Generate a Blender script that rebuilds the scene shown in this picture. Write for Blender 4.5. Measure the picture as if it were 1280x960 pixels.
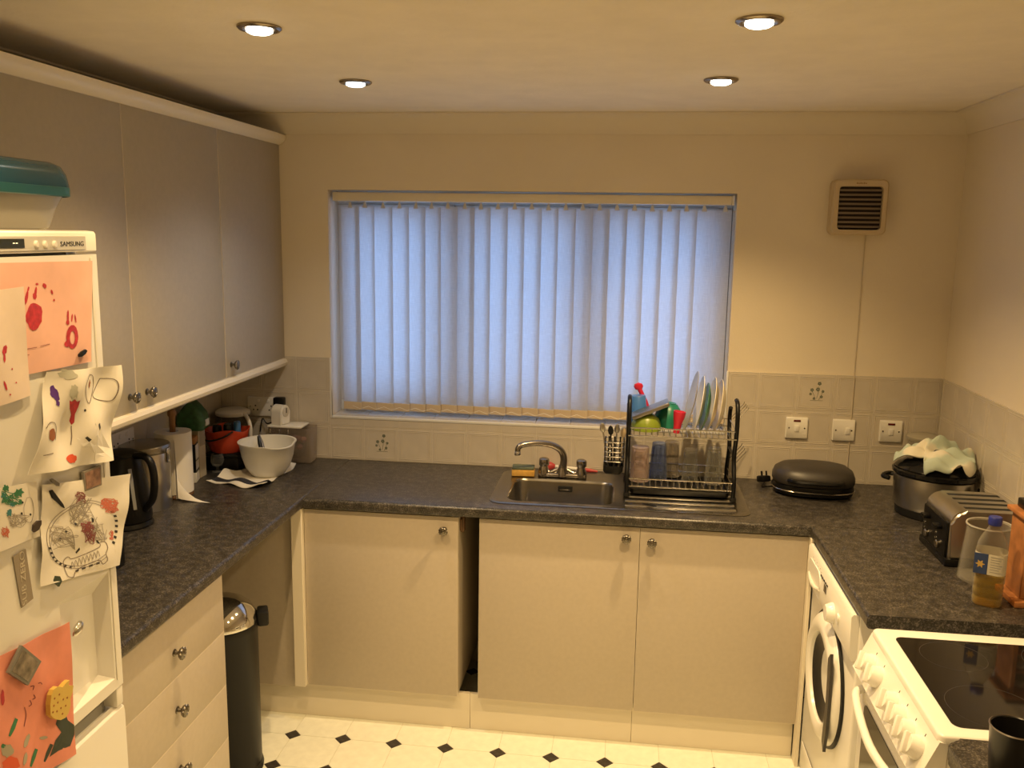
import bpy, bmesh, math, random
from mathutils import Matrix, Vector
random.seed(7)
for o in list(bpy.data.objects): bpy.data.objects.remove(o)
SC = bpy.context.scene
COL = SC.collection
PI = math.pi

# ------------------------------------------------------------------ camera
CAM = Vector((1.7737, -3.6667, 1.9005)); YAW, PITCH, ROLL, FPX = -0.1259, -0.1683, 0.0157, 1102.83
_f = Vector((math.sin(YAW)*math.cos(PITCH), math.cos(YAW)*math.cos(PITCH), math.sin(PITCH)))
_r0 = Vector((math.cos(YAW), -math.sin(YAW), 0)); _u0 = _r0.cross(_f)
_r = _r0*math.cos(ROLL) + _u0*math.sin(ROLL); _u = _u0*math.cos(ROLL) - _r0*math.sin(ROLL)
cd = bpy.data.cameras.new('camera'); cam = bpy.data.objects.new('camera', cd); COL.objects.link(cam)
cd.sensor_fit = 'HORIZONTAL'; cd.sensor_width = 36; cd.lens = FPX/1280*36; cd.clip_start = .05
M = Matrix((_r, _u, -_f)).transposed().to_4x4(); M.translation = CAM; cam.matrix_world = M
SC.camera = cam
def R(px, py, **k):
    "point of the room seen at a photo pixel, on the plane x=, y= or z="
    d = _f + _r*((px-640)/FPX) - _u*((py-480)/FPX)
    (a, val), = k.items(); i = 'xyz'.index(a)
    return CAM + d*((val-CAM[i])/d[i])

# ------------------------------------------------------------------ world, exposure
SC.view_settings.view_transform = 'Standard'; SC.view_settings.look = 'None'
SC.view_settings.gamma = 1; SC.view_settings.use_curve_mapping = False
SC.view_settings.exposure = 0.0
w = bpy.data.worlds.new('dusk_sky'); SC.world = w; w.use_nodes = True
bg = w.node_tree.nodes['Background']; bg.inputs[0].default_value = (.31, .51, .95, 1); bg.inputs[1].default_value = 3.5
LAMP_COL = (1.0, .68, .31); LAMP_W = 85

# room numbers (metres): back wall y=0, left wall x=0, floor z=0
W = 3.0475; H = 2.378; YB = -4.5
WT = .91; ZTILE = 1.3595
WX0, WX1, WZ0, WZ1 = .514, 2.201, 1.097, 2.073

# ------------------------------------------------------------------ materials
MATS = {}
def nd(m): return m.node_tree.nodes, m.node_tree.links
def mat(name, col, rough=.5, metal=0, var=0, scale=20, bump=0, bscale=200, spec=.5, coat=0):
    if name in MATS: return MATS[name]
    m = bpy.data.materials.new(name); m.use_nodes = True; MATS[name] = m
    N, L = nd(m); p = N['Principled BSDF']
    p.inputs['Base Color'].default_value = (*col, 1); p.inputs['Roughness'].default_value = rough
    p.inputs['Metallic'].default_value = metal; p.inputs['Specular IOR Level'].default_value = spec
    if coat: p.inputs['Coat Weight'].default_value = coat; p.inputs['Coat Roughness'].default_value = .15
    tc = N.new('ShaderNodeTexCoord')
    if var:
        n = N.new('ShaderNodeTexNoise'); n.inputs['Scale'].default_value = scale; n.inputs['Detail'].default_value = 4
        r = N.new('ShaderNodeValToRGB'); r.color_ramp.elements[0].position = .3; r.color_ramp.elements[1].position = .7
        r.color_ramp.elements[0].color = (*[c*(1-var) for c in col], 1)
        r.color_ramp.elements[1].color = (*[min(1, c*(1+var)) for c in col], 1)
        L.new(tc.outputs['Object'], n.inputs['Vector']); L.new(n.outputs['Fac'], r.inputs['Fac']); L.new(r.outputs['Color'], p.inputs['Base Color'])
    if bump:
        n = N.new('ShaderNodeTexNoise'); n.inputs['Scale'].default_value = bscale; n.inputs['Detail'].default_value = 3
        b = N.new('ShaderNodeBump'); b.inputs['Strength'].default_value = bump; b.inputs['Distance'].default_value = .004
        L.new(tc.outputs['Object'], n.inputs['Vector']); L.new(n.outputs['Fac'], b.inputs['Height']); L.new(b.outputs['Normal'], p.inputs['Normal'])
    return m
def clear(name, tint=(1, 1, 1), body=.12, rough=.08, bodycol=None):
    "thin clear plastic or glass: mostly see-through, a glossy skin and a little haze"
    if name in MATS: return MATS[name]
    m = bpy.data.materials.new(name); m.use_nodes = True; MATS[name] = m
    N, L = nd(m); out = N['Material Output']; p = N['Principled BSDF']
    p.inputs['Base Color'].default_value = (*(bodycol or tint), 1); p.inputs['Roughness'].default_value = rough
    t = N.new('ShaderNodeBsdfTransparent'); t.inputs[0].default_value = (*tint, 1)
    lw = N.new('ShaderNodeLayerWeight'); lw.inputs['Blend'].default_value = .25
    ma = N.new('ShaderNodeMath'); ma.operation = 'MULTIPLY_ADD'; ma.inputs[1].default_value = .55; ma.inputs[2].default_value = body; ma.use_clamp = True
    mx = N.new('ShaderNodeMixShader')
    L.new(lw.outputs['Facing'], ma.inputs[0]); L.new(ma.outputs[0], mx.inputs[0]); L.new(t.outputs[0], mx.inputs[1]); L.new(p.outputs[0], mx.inputs[2]); L.new(mx.outputs[0], out.inputs['Surface'])
    return m
def emit(name, col, s):
    m = bpy.data.materials.new(name); m.use_nodes = True; N, L = nd(m)
    p = N['Principled BSDF']; p.inputs['Base Color'].default_value = (*col, 1); p.inputs['Emission Color'].default_value = (*col, 1); p.inputs['Emission Strength'].default_value = s
    return m
def speckle(name):
    m = bpy.data.materials.new(name); m.use_nodes = True; N, L = nd(m); p = N['Principled BSDF']
    tc = N.new('ShaderNodeTexCoord')
    n1 = N.new('ShaderNodeTexNoise'); n1.inputs['Scale'].default_value = 210; n1.inputs['Detail'].default_value = 3; n1.inputs['Roughness'].default_value = .7
    n2 = N.new('ShaderNodeTexNoise'); n2.inputs['Scale'].default_value = 42; n2.inputs['Detail'].default_value = 3
    mx = N.new('ShaderNodeMath'); mx.operation = 'MULTIPLY_ADD'; mx.inputs[1].default_value = .38
    r = N.new('ShaderNodeValToRGB'); e = r.color_ramp.elements
    e[0].position = .50; e[0].color = (.012, .0105, .0095, 1); e[1].position = .86; e[1].color = (.17, .15, .13, 1)
    a = e.new(.66); a.color = (.030, .027, .024, 1); a = e.new(.76); a.color = (.075, .066, .057, 1)
    L.new(tc.outputs['Object'], n1.inputs['Vector']); L.new(tc.outputs['Object'], n2.inputs['Vector'])
    L.new(n2.outputs['Fac'], mx.inputs[0]); L.new(n1.outputs['Fac'], mx.inputs[2]); L.new(mx.outputs[0], r.inputs['Fac']); L.new(r.outputs['Color'], p.inputs['Base Color'])
    p.inputs['Roughness'].default_value = .32
    return m
def fabric(name):
    "woven translucent blind cloth"
    m = bpy.data.materials.new(name); m.use_nodes = True; N, L = nd(m); out = N['Material Output']
    tc = N.new('ShaderNodeTexCoord'); cols = []
    for sc in ((26, 26, 900), (900, 900, 26)):
        mp = N.new('ShaderNodeMapping'); mp.inputs['Scale'].default_value = sc
        n = N.new('ShaderNodeTexNoise'); n.inputs['Scale'].default_value = 1; n.inputs['Detail'].default_value = 2
        L.new(tc.outputs['Object'], mp.inputs['Vector']); L.new(mp.outputs[0], n.inputs['Vector']); cols.append(n)
    ad = N.new('ShaderNodeMath'); ad.operation = 'ADD'; L.new(cols[0].outputs['Fac'], ad.inputs[0]); L.new(cols[1].outputs['Fac'], ad.inputs[1])
    r = N.new('ShaderNodeValToRGB'); r.color_ramp.elements[0].position = .6; r.color_ramp.elements[1].position = 1.4 if False else 1.0
    r.color_ramp.elements[0].color = (.75, .735, .71, 1); r.color_ramp.elements[1].color = (.88, .87, .85, 1)
    hf = N.new('ShaderNodeMath'); hf.operation = 'MULTIPLY'; hf.inputs[1].default_value = .8
    L.new(ad.outputs[0], hf.inputs[0]); L.new(hf.outputs[0], r.inputs['Fac'])
    d = N.new('ShaderNodeBsdfDiffuse'); t = N.new('ShaderNodeBsdfTranslucent'); mx = N.new('ShaderNodeMixShader'); mx.inputs[0].default_value = .70
    L.new(r.outputs['Color'], d.inputs[0]); L.new(r.outputs['Color'], t.inputs[0]); L.new(d.outputs[0], mx.inputs[1]); L.new(t.outputs[0], mx.inputs[2]); L.new(mx.outputs[0], out.inputs['Surface'])
    return m
def towel(name, c1, c2, scale=6, thr=.5):
    m = bpy.data.materials.new(name); m.use_nodes = True; N, L = nd(m); p = N['Principled BSDF']; p.inputs['Roughness'].default_value = .95
    tc = N.new('ShaderNodeTexCoord'); n = N.new('ShaderNodeTexNoise'); n.inputs['Scale'].default_value = scale
    r = N.new('ShaderNodeValToRGB'); r.color_ramp.elements[0].position = thr-.04; r.color_ramp.elements[1].position = thr+.04
    r.color_ramp.elements[0].color = (*c1, 1); r.color_ramp.elements[1].color = (*c2, 1)
    L.new(tc.outputs['Object'], n.inputs['Vector']); L.new(n.outputs['Fac'], r.inputs['Fac']); L.new(r.outputs['Color'], p.inputs['Base Color'])
    n2 = N.new('ShaderNodeTexNoise'); n2.inputs['Scale'].default_value = 350; b = N.new('ShaderNodeBump'); b.inputs['Strength'].default_value = .5; b.inputs['Distance'].default_value = .003
    L.new(tc.outputs['Object'], n2.inputs['Vector']); L.new(n2.outputs['Fac'], b.inputs['Height']); L.new(b.outputs['Normal'], p.inputs['Normal'])
    return m
m_wall = mat('magnolia_paint', (.80, .71, .56), .85, var=.03, scale=3, bump=.12, bscale=120)
m_ceil = mat('ceiling_paint', (.92, .84, .69), .9, var=.03, scale=9, bump=.35, bscale=70)
m_cove = mat('coving_paint', (.80, .72, .58), .85)
m_tile = mat('beige_tile_glaze', (.60, .54, .45), .22, var=.05, scale=14)
m_grout = mat('grout', (.62, .56, .46), .9)
m_floor = mat('cream_vinyl', (.90, .90, .77), .32, var=.05, scale=30)
m_fgrout = mat('vinyl_joint', (.62, .56, .44), .5)
m_inset = mat('black_marbled_vinyl', (.035, .03, .028), .35, var=.6, scale=60)
m_door = mat('greige_laminate', (.52, .455, .37), .45, var=.03, scale=60)
m_wdoor = mat('dimmed_greige_laminate', (.41, .365, .29), .45, var=.03, scale=60)  # base door laminate darkened and greyed; the weaker light is put into the colour
m_edge = mat('door_edging', (.70, .62, .50), .45)
m_carc = mat('carcass_board', (.62, .55, .44), .6)
m_trim = mat('cream_trim', (.80, .73, .60), .4)
m_work = speckle('dark_granite_laminate')
m_white = mat('white_enamel', (.86, .84, .79), .25)
m_wplast = mat('white_plastic', (.82, .79, .72), .4)
m_cplast = mat('aged_cream_plastic', (.60, .48, .31), .5)
m_black = mat('black_plastic', (.006, .006, .0065), .32, spec=.3)
m_blackm = mat('matt_black_plastic', (.011, .011, .011), .5, spec=.3)
m_bgloss = mat('black_gloss', (.008, .008, .009), .08)
m_steel = mat('brushed_steel', (.55, .53, .50), .28, 1, bump=.03, bscale=300)
m_steeld = mat('sink_steel', (.29, .275, .25), .27, 1, var=.06, scale=40)
m_chrome = mat('chrome', (.72, .71, .69), .08, 1)
m_dchrome = mat('satin_chrome', (.35, .32, .28), .25, 1)
m_pewter = mat('pewter', (.22, .20, .17), .32, 1, var=.35, scale=300)
m_wire = mat('wire_steel', (.62, .60, .56), .2, 1)
m_gap = mat('dark_recess', (.01, .01, .01), .8)
m_blind = fabric('blind_fabric')
m_upvc = mat('window_upvc', (.80, .80, .78), .3)
m_glass = clear('window_glass', (.97, .98, 1), .03, .02)
m_clear = clear('clear_plastic', (.95, .94, .92), .04, .1, (.55, .53, .48))
m_cglass = clear('drinking_glass', (.92, .93, .92), .05, .05, (.45, .44, .42))
m_wood = mat('pine_wood', (.42, .17, .055), .5, var=.25, scale=25)
m_paper = mat('white_paper', (.84, .80, .72), .9)

# ------------------------------------------------------------------ mesh helpers
def T(x=0, y=0, z=0): return Matrix.Translation((x, y, z))
def RX(a): return Matrix.Rotation(a, 4, 'X')
def RY(a): return Matrix.Rotation(a, 4, 'Y')
def RZ(a): return Matrix.Rotation(a, 4, 'Z')
def S(x, y, z): return Matrix.Diagonal((x, y, z, 1))
I4 = Matrix.Identity(4)
def NB(): return bmesh.new()
def box(bm, x0, x1, y0, y1, z0, z1, bev=0, seg=2, Mx=None):
    vs = [bm.verts.new((x, y, z)) for x in (x0, x1) for y in (y0, y1) for z in (z0, z1)]
    fs = [bm.faces.new([vs[i] for i in q]) for q in ((0, 1, 3, 2), (4, 6, 7, 5), (0, 4, 5, 1), (2, 3, 7, 6), (0, 2, 6, 4), (1, 5, 7, 3))]
    geom = vs
    if bev:
        es = list({e for f in fs for e in f.edges})
        r = bmesh.ops.bevel(bm, geom=es, offset=bev, segments=seg, affect='EDGES', profile=.5)
        geom = list({v for v in r['verts']} | {v for f in r['faces'] for v in f.verts})
    if Mx is not None: bmesh.ops.transform(bm, matrix=Mx, verts=[v for v in geom if v.is_valid])
    return bm
def loft(bm, rings, cap0=True, cap1=True, Mx=None):
    rv = []
    for r in rings: rv.append([bm.verts.new((Mx @ Vector(p)) if Mx is not None else p) for p in r])
    n = len(rings[0])
    for a, b in zip(rv, rv[1:]):
        for i in range(n):
            j = (i+1) % n
            bm.faces.new((a[i], a[j], b[j], b[i]))
    if cap0: bm.faces.new(rv[0][::-1])
    if cap1: bm.faces.new(rv[-1])
    return bm
def circ(r, z, n=28, ry=None, cx=0, cy=0): return [(cx+r*math.cos(2*PI*i/n), cy+(ry or r)*math.sin(2*PI*i/n), z) for i in range(n)]
def lathe(bm, prof, n=28, Mx=None, cap0=True, cap1=True, ky=1):
    return loft(bm, [circ(max(r, 1e-4), z, n, max(r, 1e-4)*ky) for r, z in prof], cap0, cap1, Mx)
def rrect(w, h, r, n=5, cx=0, cy=0):
    "rounded rectangle outline, counter-clockwise"
    pts = []
    for sx, sy, a in ((1, 1, 0), (-1, 1, PI/2), (-1, -1, PI), (1, -1, 1.5*PI)):
        for k in range(n+1):
            t = a+PI/2*k/n
            pts.append((cx+sx*(w/2-r)+r*math.cos(t), cy+sy*(h/2-r)+r*math.sin(t)))
    return pts
def prism(bm, poly, z0, z1, Mx=None, cap0=True, cap1=True): return loft(bm, [[(x, y, z0) for x, y in poly], [(x, y, z1) for x, y in poly]], cap0, cap1, Mx)
def tube(bm, pts, r, n=8, closed=False, Mx=None):
    pts = [Vector(p) for p in pts]; k = len(pts); rs = r if isinstance(r, (list, tuple)) else [r]*k
    tg = []
    for i in range(k):
        a = pts[(i-1) % k] if (closed or i > 0) else pts[i]; b = pts[(i+1) % k] if (closed or i < k-1) else pts[i]
        tg.append((b-a).normalized())
    up = Vector((0, 0, 1)) if abs(tg[0].z) < .9 else Vector((1, 0, 0))
    nrm = (up - tg[0]*up.dot(tg[0])).normalized(); rings = []
    for i in range(k):
        nrm = (nrm - tg[i]*nrm.dot(tg[i])).normalized(); bi = tg[i].cross(nrm)
        rings.append([tuple(pts[i]+(nrm*math.cos(2*PI*j/n)+bi*math.sin(2*PI*j/n))*rs[i]) for j in range(n)])
    if closed: rings.append(rings[0]); return loft(bm, rings, False, False, Mx)
    return loft(bm, rings, True, True, Mx)
def smooth_path(pts, k=6):
    "Catmull-Rom through the points"
    P = [Vector(p) for p in pts]; P = [2*P[0]-P[1]] + P + [2*P[-1]-P[-2]]; out = []
    for i in range(1, len(P)-2):
        a, b, c, d = P[i-1:i+3]
        for j in range(k):
            t = j/k; out.append(.5*((2*b)+(c-a)*t+(2*a-5*b+4*c-d)*t*t+(3*b-a-3*c+d)*t**3))
    out.append(P[-2]); return out
def obj(name, bm, material, parent=None, smooth=True, ang=40):
    if isinstance(bm, bpy.types.Mesh): me = bm
    else:
        bmesh.ops.remove_doubles(bm, verts=bm.verts, dist=1e-6)
        bmesh.ops.recalc_face_normals(bm, faces=bm.faces)
        me = bpy.data.meshes.new(name); bm.to_mesh(me); bm.free()
    for mm in (material if isinstance(material, (list, tuple)) else [material]):
        if mm and mm.name not in [x.name for x in me.materials if x]: me.materials.append(mm)
    if smooth:
        for p in me.polygons: p.use_smooth = True
        try: me.set_sharp_from_angle(angle=math.radians(ang))
        except Exception: pass
    o = bpy.data.objects.new(name, me); COL.objects.link(o)
    if parent: o.parent = parent
    return o
def tag(o, label, cat, group=None):
    o['label'] = label; o['category'] = cat
    if group: o['group'] = group
    return o
def thing(name, label, cat, group=None, loc=(0, 0, 0), rz=0):
    o = bpy.data.objects.new(name, None); COL.objects.link(o); o.location = loc; o.rotation_euler = (0, 0, rz); o.empty_display_size = .05
    return tag(o, label, cat, group)
def struct(name, bm, m, parent=None, smooth=False):
    o = obj(name, bm, m, parent, smooth); o['kind'] = 'structure'; return o
def copy(o, name=None, parent=None, Mx=None):
    c = o.copy(); COL.objects.link(c)
    if name: c.name = name
    if parent is not None: c.parent = parent
    if Mx is not None: c.matrix_basis = Mx
    return c
def text(name, s, size, m, Mx, parent=None, ext=.0004):
    cu = bpy.data.curves.new(name, 'FONT'); cu.body = s; cu.size = size; cu.extrude = ext; cu.align_x = 'CENTER'; cu.align_y = 'CENTER'; cu.resolution_u = 3
    t = bpy.data.objects.new(name, cu); COL.objects.link(t)
    me = bpy.data.meshes.new_from_object(t.evaluated_get(bpy.context.evaluated_depsgraph_get()))
    bpy.data.objects.remove(t); me.materials.clear(); me.transform(Mx)
    return obj(name, me, m, parent, False)
def basis(xa, ya, za, loc): 
    m = Matrix((Vector(xa), Vector(ya), Vector(za))).transposed().to_4x4(); m.translation = Vector(loc); return m
FACE_R = lambda x, y, z: basis((0, 1, 0), (0, 0, 1), (1, 0, 0), (x, y, z))      # a face looking to +x (left-hand units)
FACE_L = lambda x, y, z: basis((0, -1, 0), (0, 0, 1), (-1, 0, 0), (x, y, z))    # a face looking to -x (right-hand units)
FACE_F = lambda x, y, z: basis((1, 0, 0), (0, 0, 1), (0, -1, 0), (x, y, z))     # a face looking to -y (back units)

# ------------------------------------------------------------------ the room shell
struct('wall_left', box(NB(), -.15, 0, YB-.15, .25, -.12, H+.12), m_wall)
struct('wall_right', box(NB(), W, W+.15, YB-.15, .25, -.12, H+.12), m_wall)
struct('wall_front', box(NB(), 0, W, YB-.15, YB, -.12, H+.12), m_wall)
bm = NB()
box(bm, 0, WX0, 0, .25, -.12, H+.12); box(bm, WX1, W, 0, .25, -.12, H+.12)
box(bm, WX0, WX1, 0, .25, -.12, WZ0); box(bm, WX0, WX1, 0, .25, WZ1, H+.12)
wall_back = struct('wall_back', bm, m_wall)
wall_left = bpy.data.objects['wall_left']; wall_right = bpy.data.objects['wall_right']
struct('ceiling', box(NB(), -.15, W+.15, YB-.15, .25, H, H+.12), m_ceil)
def coving(name, Mx, L):
    d = .078; prof = [(0, 0), (0, d)] + [(d*(1-math.sin(t))*1.0, d*math.cos(t)*0+d*(1-math.cos(t))) for t in [PI/2*k/8 for k in range(0, 9)]]
    # quarter-hollow section: (out from wall, down from ceiling)
    prof = [(0, 0), (d, 0), (d, .006)] + [(d-(d-.006)*math.sin(t), .006+(d-.006)*(1-math.cos(t))) for t in [PI/2*k/8 for k in range(1, 9)]] + [(0, d)]
    return struct(name, loft(NB(), [[(0, a, -b) for a, b in prof], [(L, a, -b) for a, b in prof]], Mx=Mx), m_cove, smooth=True)
coving('trim_1', basis((1, 0, 0), (0, -1, 0), (0, 0, 1), (0, -.0005, H-.0005)), W)
coving('trim_2', basis((0, 1, 0), (1, 0, 0), (0, 0, 1), (.0005, YB, H-.0005)), -YB)
coving('trim_3', basis((0, 1, 0), (-1, 0, 0), (0, 0, 1), (W-.0005, YB, H-.0005)), -YB)

# floor: cream vinyl, squares with clipped corners and black diamonds between them
floor = struct('floor', box(NB(), -.15, W+.15, YB-.15, .25, -.12, -.002), m_fgrout)
FP = .198; fx0, fy0 = .573, -.692; c = .031; g = .0008
def octo(bm, dx=0, dy=0):
    h = FP/2-g; k = c+g
    poly = [(h, h-k), (h-k, h), (-h+k, h), (-h, h-k), (-h, -h+k), (-h+k, -h), (h-k, -h), (h, -h+k)]
    return prism(bm, [(x+dx, y+dy) for x, y in poly], -.002, 0, cap0=False)
def dia(bm, dx=0, dy=0):
    k = c-g*.5; return prism(bm, [(k+dx, dy), (dx, k+dy), (-k+dx, dy), (dx, -k+dy)], -.002, .0001, cap0=False)
o8 = obj('vinyl_square', octo(NB()), m_floor, floor, False); d4 = obj('vinyl_diamond', dia(NB()), m_inset, floor, False)
first = True; rest8, rest4 = NB(), NB()
for j in range(-4, 19):
    for i in range(-3, 14):
        x, y = fx0+FP*i, fy0-FP*j
        near = 0 <= i <= 10 and -1 <= j <= 10
        if x+FP/2+FP/2 < W and x+FP/2-FP/2 > 0 and YB < y-FP and y < 0:
            if near and first: o8.location = (x+FP/2, y-FP/2, 0)
            elif near: copy(o8, parent=floor, Mx=T(x+FP/2, y-FP/2))
            else: octo(rest8, x+FP/2, y-FP/2)
        if c < x < W-c and YB+c < y < -c:
            if near and first: d4.location = (x, y, 0); first = False
            elif near: copy(d4, parent=floor, Mx=T(x, y))
            else: dia(rest4, x, y)
o = obj('vinyl_squares_beyond', rest8, m_floor, floor, False); o['kind'] = 'stuff'
o = obj('vinyl_diamonds_beyond', rest4, m_inset, floor, False); o['kind'] = 'stuff'

# wall tiles, each with a raised border line
TP, TH = .1515, .1495
tcache = {}
def tile_mesh(w, h):
    key = (round(w, 4), round(h, 4))
    if key in tcache: return tcache[key]
    d = .006; steps = [(.0008, 0), (.0008, d-.0003), (.0014, d)]
    if min(w, h) > .04: steps += [(.0095, d), (.0105, d+.0011), (.0125, d+.0011), (.0135, d), (.0165, d), (.0172, d+.0008), (.0185, d+.0008), (.0192, d)]
    rings = [[(a, a, z), (w-a, a, z), (w-a, h-a, z), (a, h-a, z)] for a, z in steps]
    bm = loft(NB(), rings, False, True); bmesh.ops.recalc_face_normals(bm, faces=bm.faces)
    me = bpy.data.meshes.new('wall_tile'); bm.to_mesh(me); bm.free(); me.materials.append(m_tile); tcache[key] = me
    return me
def put_tile(parent, u0, u1, v0, v1, frame):
    if u1-u0 < .012 or v1-v0 < .008: return None
    o = bpy.data.objects.new('wall_tile', tile_mesh(u1-u0, v1-v0)); COL.objects.link(o); o.parent = parent; o.matrix_basis = frame(u0, v0)
    return o
fb = lambda u, v: FACE_F(u, -.001, v)
zr = [WT+.001+TH*k for k in range(4)]; zr[3] = ZTILE
xs = [.662+TP*k for k in range(-5, 17)]
motif_spots = []
for x0 in xs:
    a, b = max(x0, 0.002), min(x0+TP, W-.008)
    if b-a < .012: continue
    for k in range(3):
        z0, z1 = zr[k], zr[k+1]
        segs = [(a, b, z0, z1)]
        if z1 > WZ0-.003 and b > WX0 and a < WX1:
            segs = []
            if a < WX0-.004: segs.append((a, WX0-.004, z0, z1))
            if b > WX1+.004: segs.append((WX1+.004, b, z0, z1))
            if z0 < WZ0-.004: segs.append((max(a, WX0-.004), min(b, WX1+.004), z0, WZ0-.004))
        for s in segs:
            t = put_tile(wall_back, *s, fb)
            if t and s == segs[0]:
                if k == 2 and abs(x0+TP/2-2.558) < .06: motif_spots.append(t)
                if k == 0 and abs(x0+TP/2-.741) < .06: motif_spots.append(t)
y = -.0075
while y > -2.9:
    for k in range(3):
        y1 = max(y-TP, -2.9)
        put_tile(wall_right, 0, y-y1, zr[k], zr[k+1], lambda u, v: FACE_L(W-.001, y, v))
        if y > -1.85: put_tile(wall_left, 0, y-y1, zr[k], zr[k+1], lambda u, v: FACE_R(.001, y1, v))
    y -= TP
# little printed flower bunch on two tiles
m_grt = mat('cream_grout', (.78, .72, .60), .8)
bm = NB(); box(bm, .004, WX0-.006, -.0055, -.0004, WT-.03, ZTILE-.001); box(bm, WX1+.006, W-.003, -.0055, -.0004, WT-.03, ZTILE-.001); box(bm, WX0-.006, WX1+.006, -.0055, -.0004, WT-.03, WZ0-.006)
obj('grout', bm, m_grt, wall_back, False)
obj('grout', box(NB(), W-.0055, W-.0004, -2.898, -.008, WT-.03, ZTILE-.001), m_grt, wall_right, False)
obj('grout', box(NB(), .0004, .0055, -1.98, -.008, WT-.03, ZTILE-.001), m_grt, wall_left, False)
m_leaf = mat('tile_print_green', (.16, .18, .13), .4)
for t in motif_spots:
    bm = NB(); z = .0063
    for (fx, fy, r) in ((.088, .112, .0085), (.06, .085, .008), (.083, .088, .009), (.103, .08, .0065), (.055, .068, .006), (.098, .058, .007), (.07, .05, .006)):
        for k in range(5):
            a = 2*PI*k/5+fx*40
            prism(bm, [(fx+r*.55*math.cos(a)+r*.42*math.cos(q), fy+r*.55*math.sin(a)+r*.42*math.sin(q)) for q in (0, 1.05, 2.1, 3.14, 4.19, 5.24)], z, z+.0004)
    for a, b in (((.085, .10), (.08, .05)), ((.06, .08), (.074, .045)), ((.10, .075), (.088, .045)), ((.055, .042), (.105, .042))):
        tube(bm, [(a[0], a[1], z), ((a[0]+b[0])/2+.003, (a[1]+b[1])/2, z), (b[0], b[1], z)], .0007, 4)
    obj('flower_print', bm, m_leaf, t, False)

# ------------------------------------------------------------------ window and blind
wnd = bpy.data.objects.new('window_1', None); COL.objects.link(wnd); wnd['kind'] = 'structure'
yw0, yw1 = .13, .20
bm = NB(); e = .055
box(bm, WX0, WX1, yw0, yw1, WZ0, WZ0+e, .004); box(bm, WX0, WX1, yw0, yw1, WZ1-e, WZ1, .004)
box(bm, WX0, WX0+e, yw0, yw1, WZ0+e, WZ1-e, .004); box(bm, WX1-e, WX1, yw0, yw1, WZ0+e, WZ1-e, .004)
obj('window_frame', bm, m_upvc, wnd)
mx = [1.055, 1.630]
for x in mx: obj('mullion', box(NB(), x-.02, x+.02, yw0, yw1, WZ0+e, WZ1-e, .004), m_upvc, wnd)
edges = [WX0+e, mx[0]-.02, mx[0]+.02, mx[1]-.02, mx[1]+.02, WX1-e]
for k in range(3):
    a, b = edges[2*k], edges[2*k+1]
    if True:
        bm = NB(); s = .045
        box(bm, a, b, yw0-.012, yw1-.02, WZ0+e, WZ0+e+s, .004); box(bm, a, b, yw0-.012, yw1-.02, WZ1-e-s, WZ1-e, .004)
        box(bm, a, a+.026, yw0-.012, yw1-.02, WZ0+e+s, WZ1-e-s, .004); box(bm, b-.026, b, yw0-.012, yw1-.02, WZ0+e+s, WZ1-e-s, .004)
        obj('casement', bm, m_upvc, wnd)
    obj('pane', box(NB(), a, b, .164, .168, WZ0+e, WZ1-e), m_glass, wnd, False)
x = WX0+.002
while x < WX1-.01:
    x1 = min(x+.149, WX1-.002)
    obj('sill_tile', box(NB(), x, x1-.0015, .001, yw0-.002, WZ0, WZ0+.007, .001, 1), m_tile, wnd); x += .149
bm = NB()
tr = [(WX0-.004, WX0+.004, WZ0-.004, ZTILE), (WX1-.004, WX1+.004, WZ0-.004, ZTILE), (WX0+.004, WX1-.004, WZ0-.004, WZ0+.008)]
for a, b, c0, d in tr: box(bm, a, b, -.009, .001, c0, d, .002)
obj('tile_edge_trim', bm, mat('white_edge_trim', (.8, .79, .76), .35), wnd)

bl = thing('vertical_blind', 'beige fabric vertical blind drawn across the window above the sink', 'blind')
YBL = .045
obj('headrail', box(NB(), WX0+.012, WX1-.018, YBL-.022, YBL+.022, WZ1-.045, WZ1-.008, .004), m_trim, bl)
obj('headrail_cap', box(NB(), WX1-.0178, WX1-.006, YBL-.023, YBL+.023, WZ1-.046, WZ1-.007, .003), m_wplast, bl)
NS = 23; ztop, zbot = WZ1-.066, WZ0+.028
pos = [.600+(2.150-.600)*k/(NS-1) for k in range(NS)]
def slat_mesh():
    n = 6; sw = .089; rings = []
    P = [(sw*(i/n-.5), .0018*math.cos(PI*(i/n-.5))) for i in range(n+1)]
    outline = P + [(x, y-.0006) for x, y in reversed(P)]
    return loft(NB(), [[(x, y, z) for x, y in outline] for z in (0, .3, .6, ztop-zbot)])
sl = obj('slat', slat_mesh(), m_blind, bl)
wt = obj('bottom_weight', box(NB(), -.044, .044, -.0022, .0026, .002, .036, .001, 1), mat('weight_pocket', (.62, .50, .34), .9), sl)
hk = obj('hook', loft(NB(), [rrect(.02, .003, .001, 1), rrect(.008, .003, .001, 1)] and [[(x, y, z) for x, y in rrect(q, .003, .001, 1)] for q, z in ((.022, ztop-zbot-.006), (.016, ztop-zbot+.004), (.006, ztop-zbot+.022))]), mat('clear_hook', (.62, .60, .56), .3), sl)
for k, x in enumerate(pos):
    a = -math.radians(13+random.uniform(-2, 2)); dx = random.uniform(-.002, .002)
    if k in (1,): dx = -.008
    if k == NS-1: dx = .012
    if k == 0: dx = -.004
    Mx = T(x+dx, YBL+random.uniform(-.002, .002), zbot+random.uniform(-.002, .002)) @ RZ(a)
    if k == 0: s = sl; s.matrix_basis = Mx
    else: s = copy(sl, parent=bl, Mx=Mx); copy(wt, parent=s); copy(hk, parent=s)
bm = NB()
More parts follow.
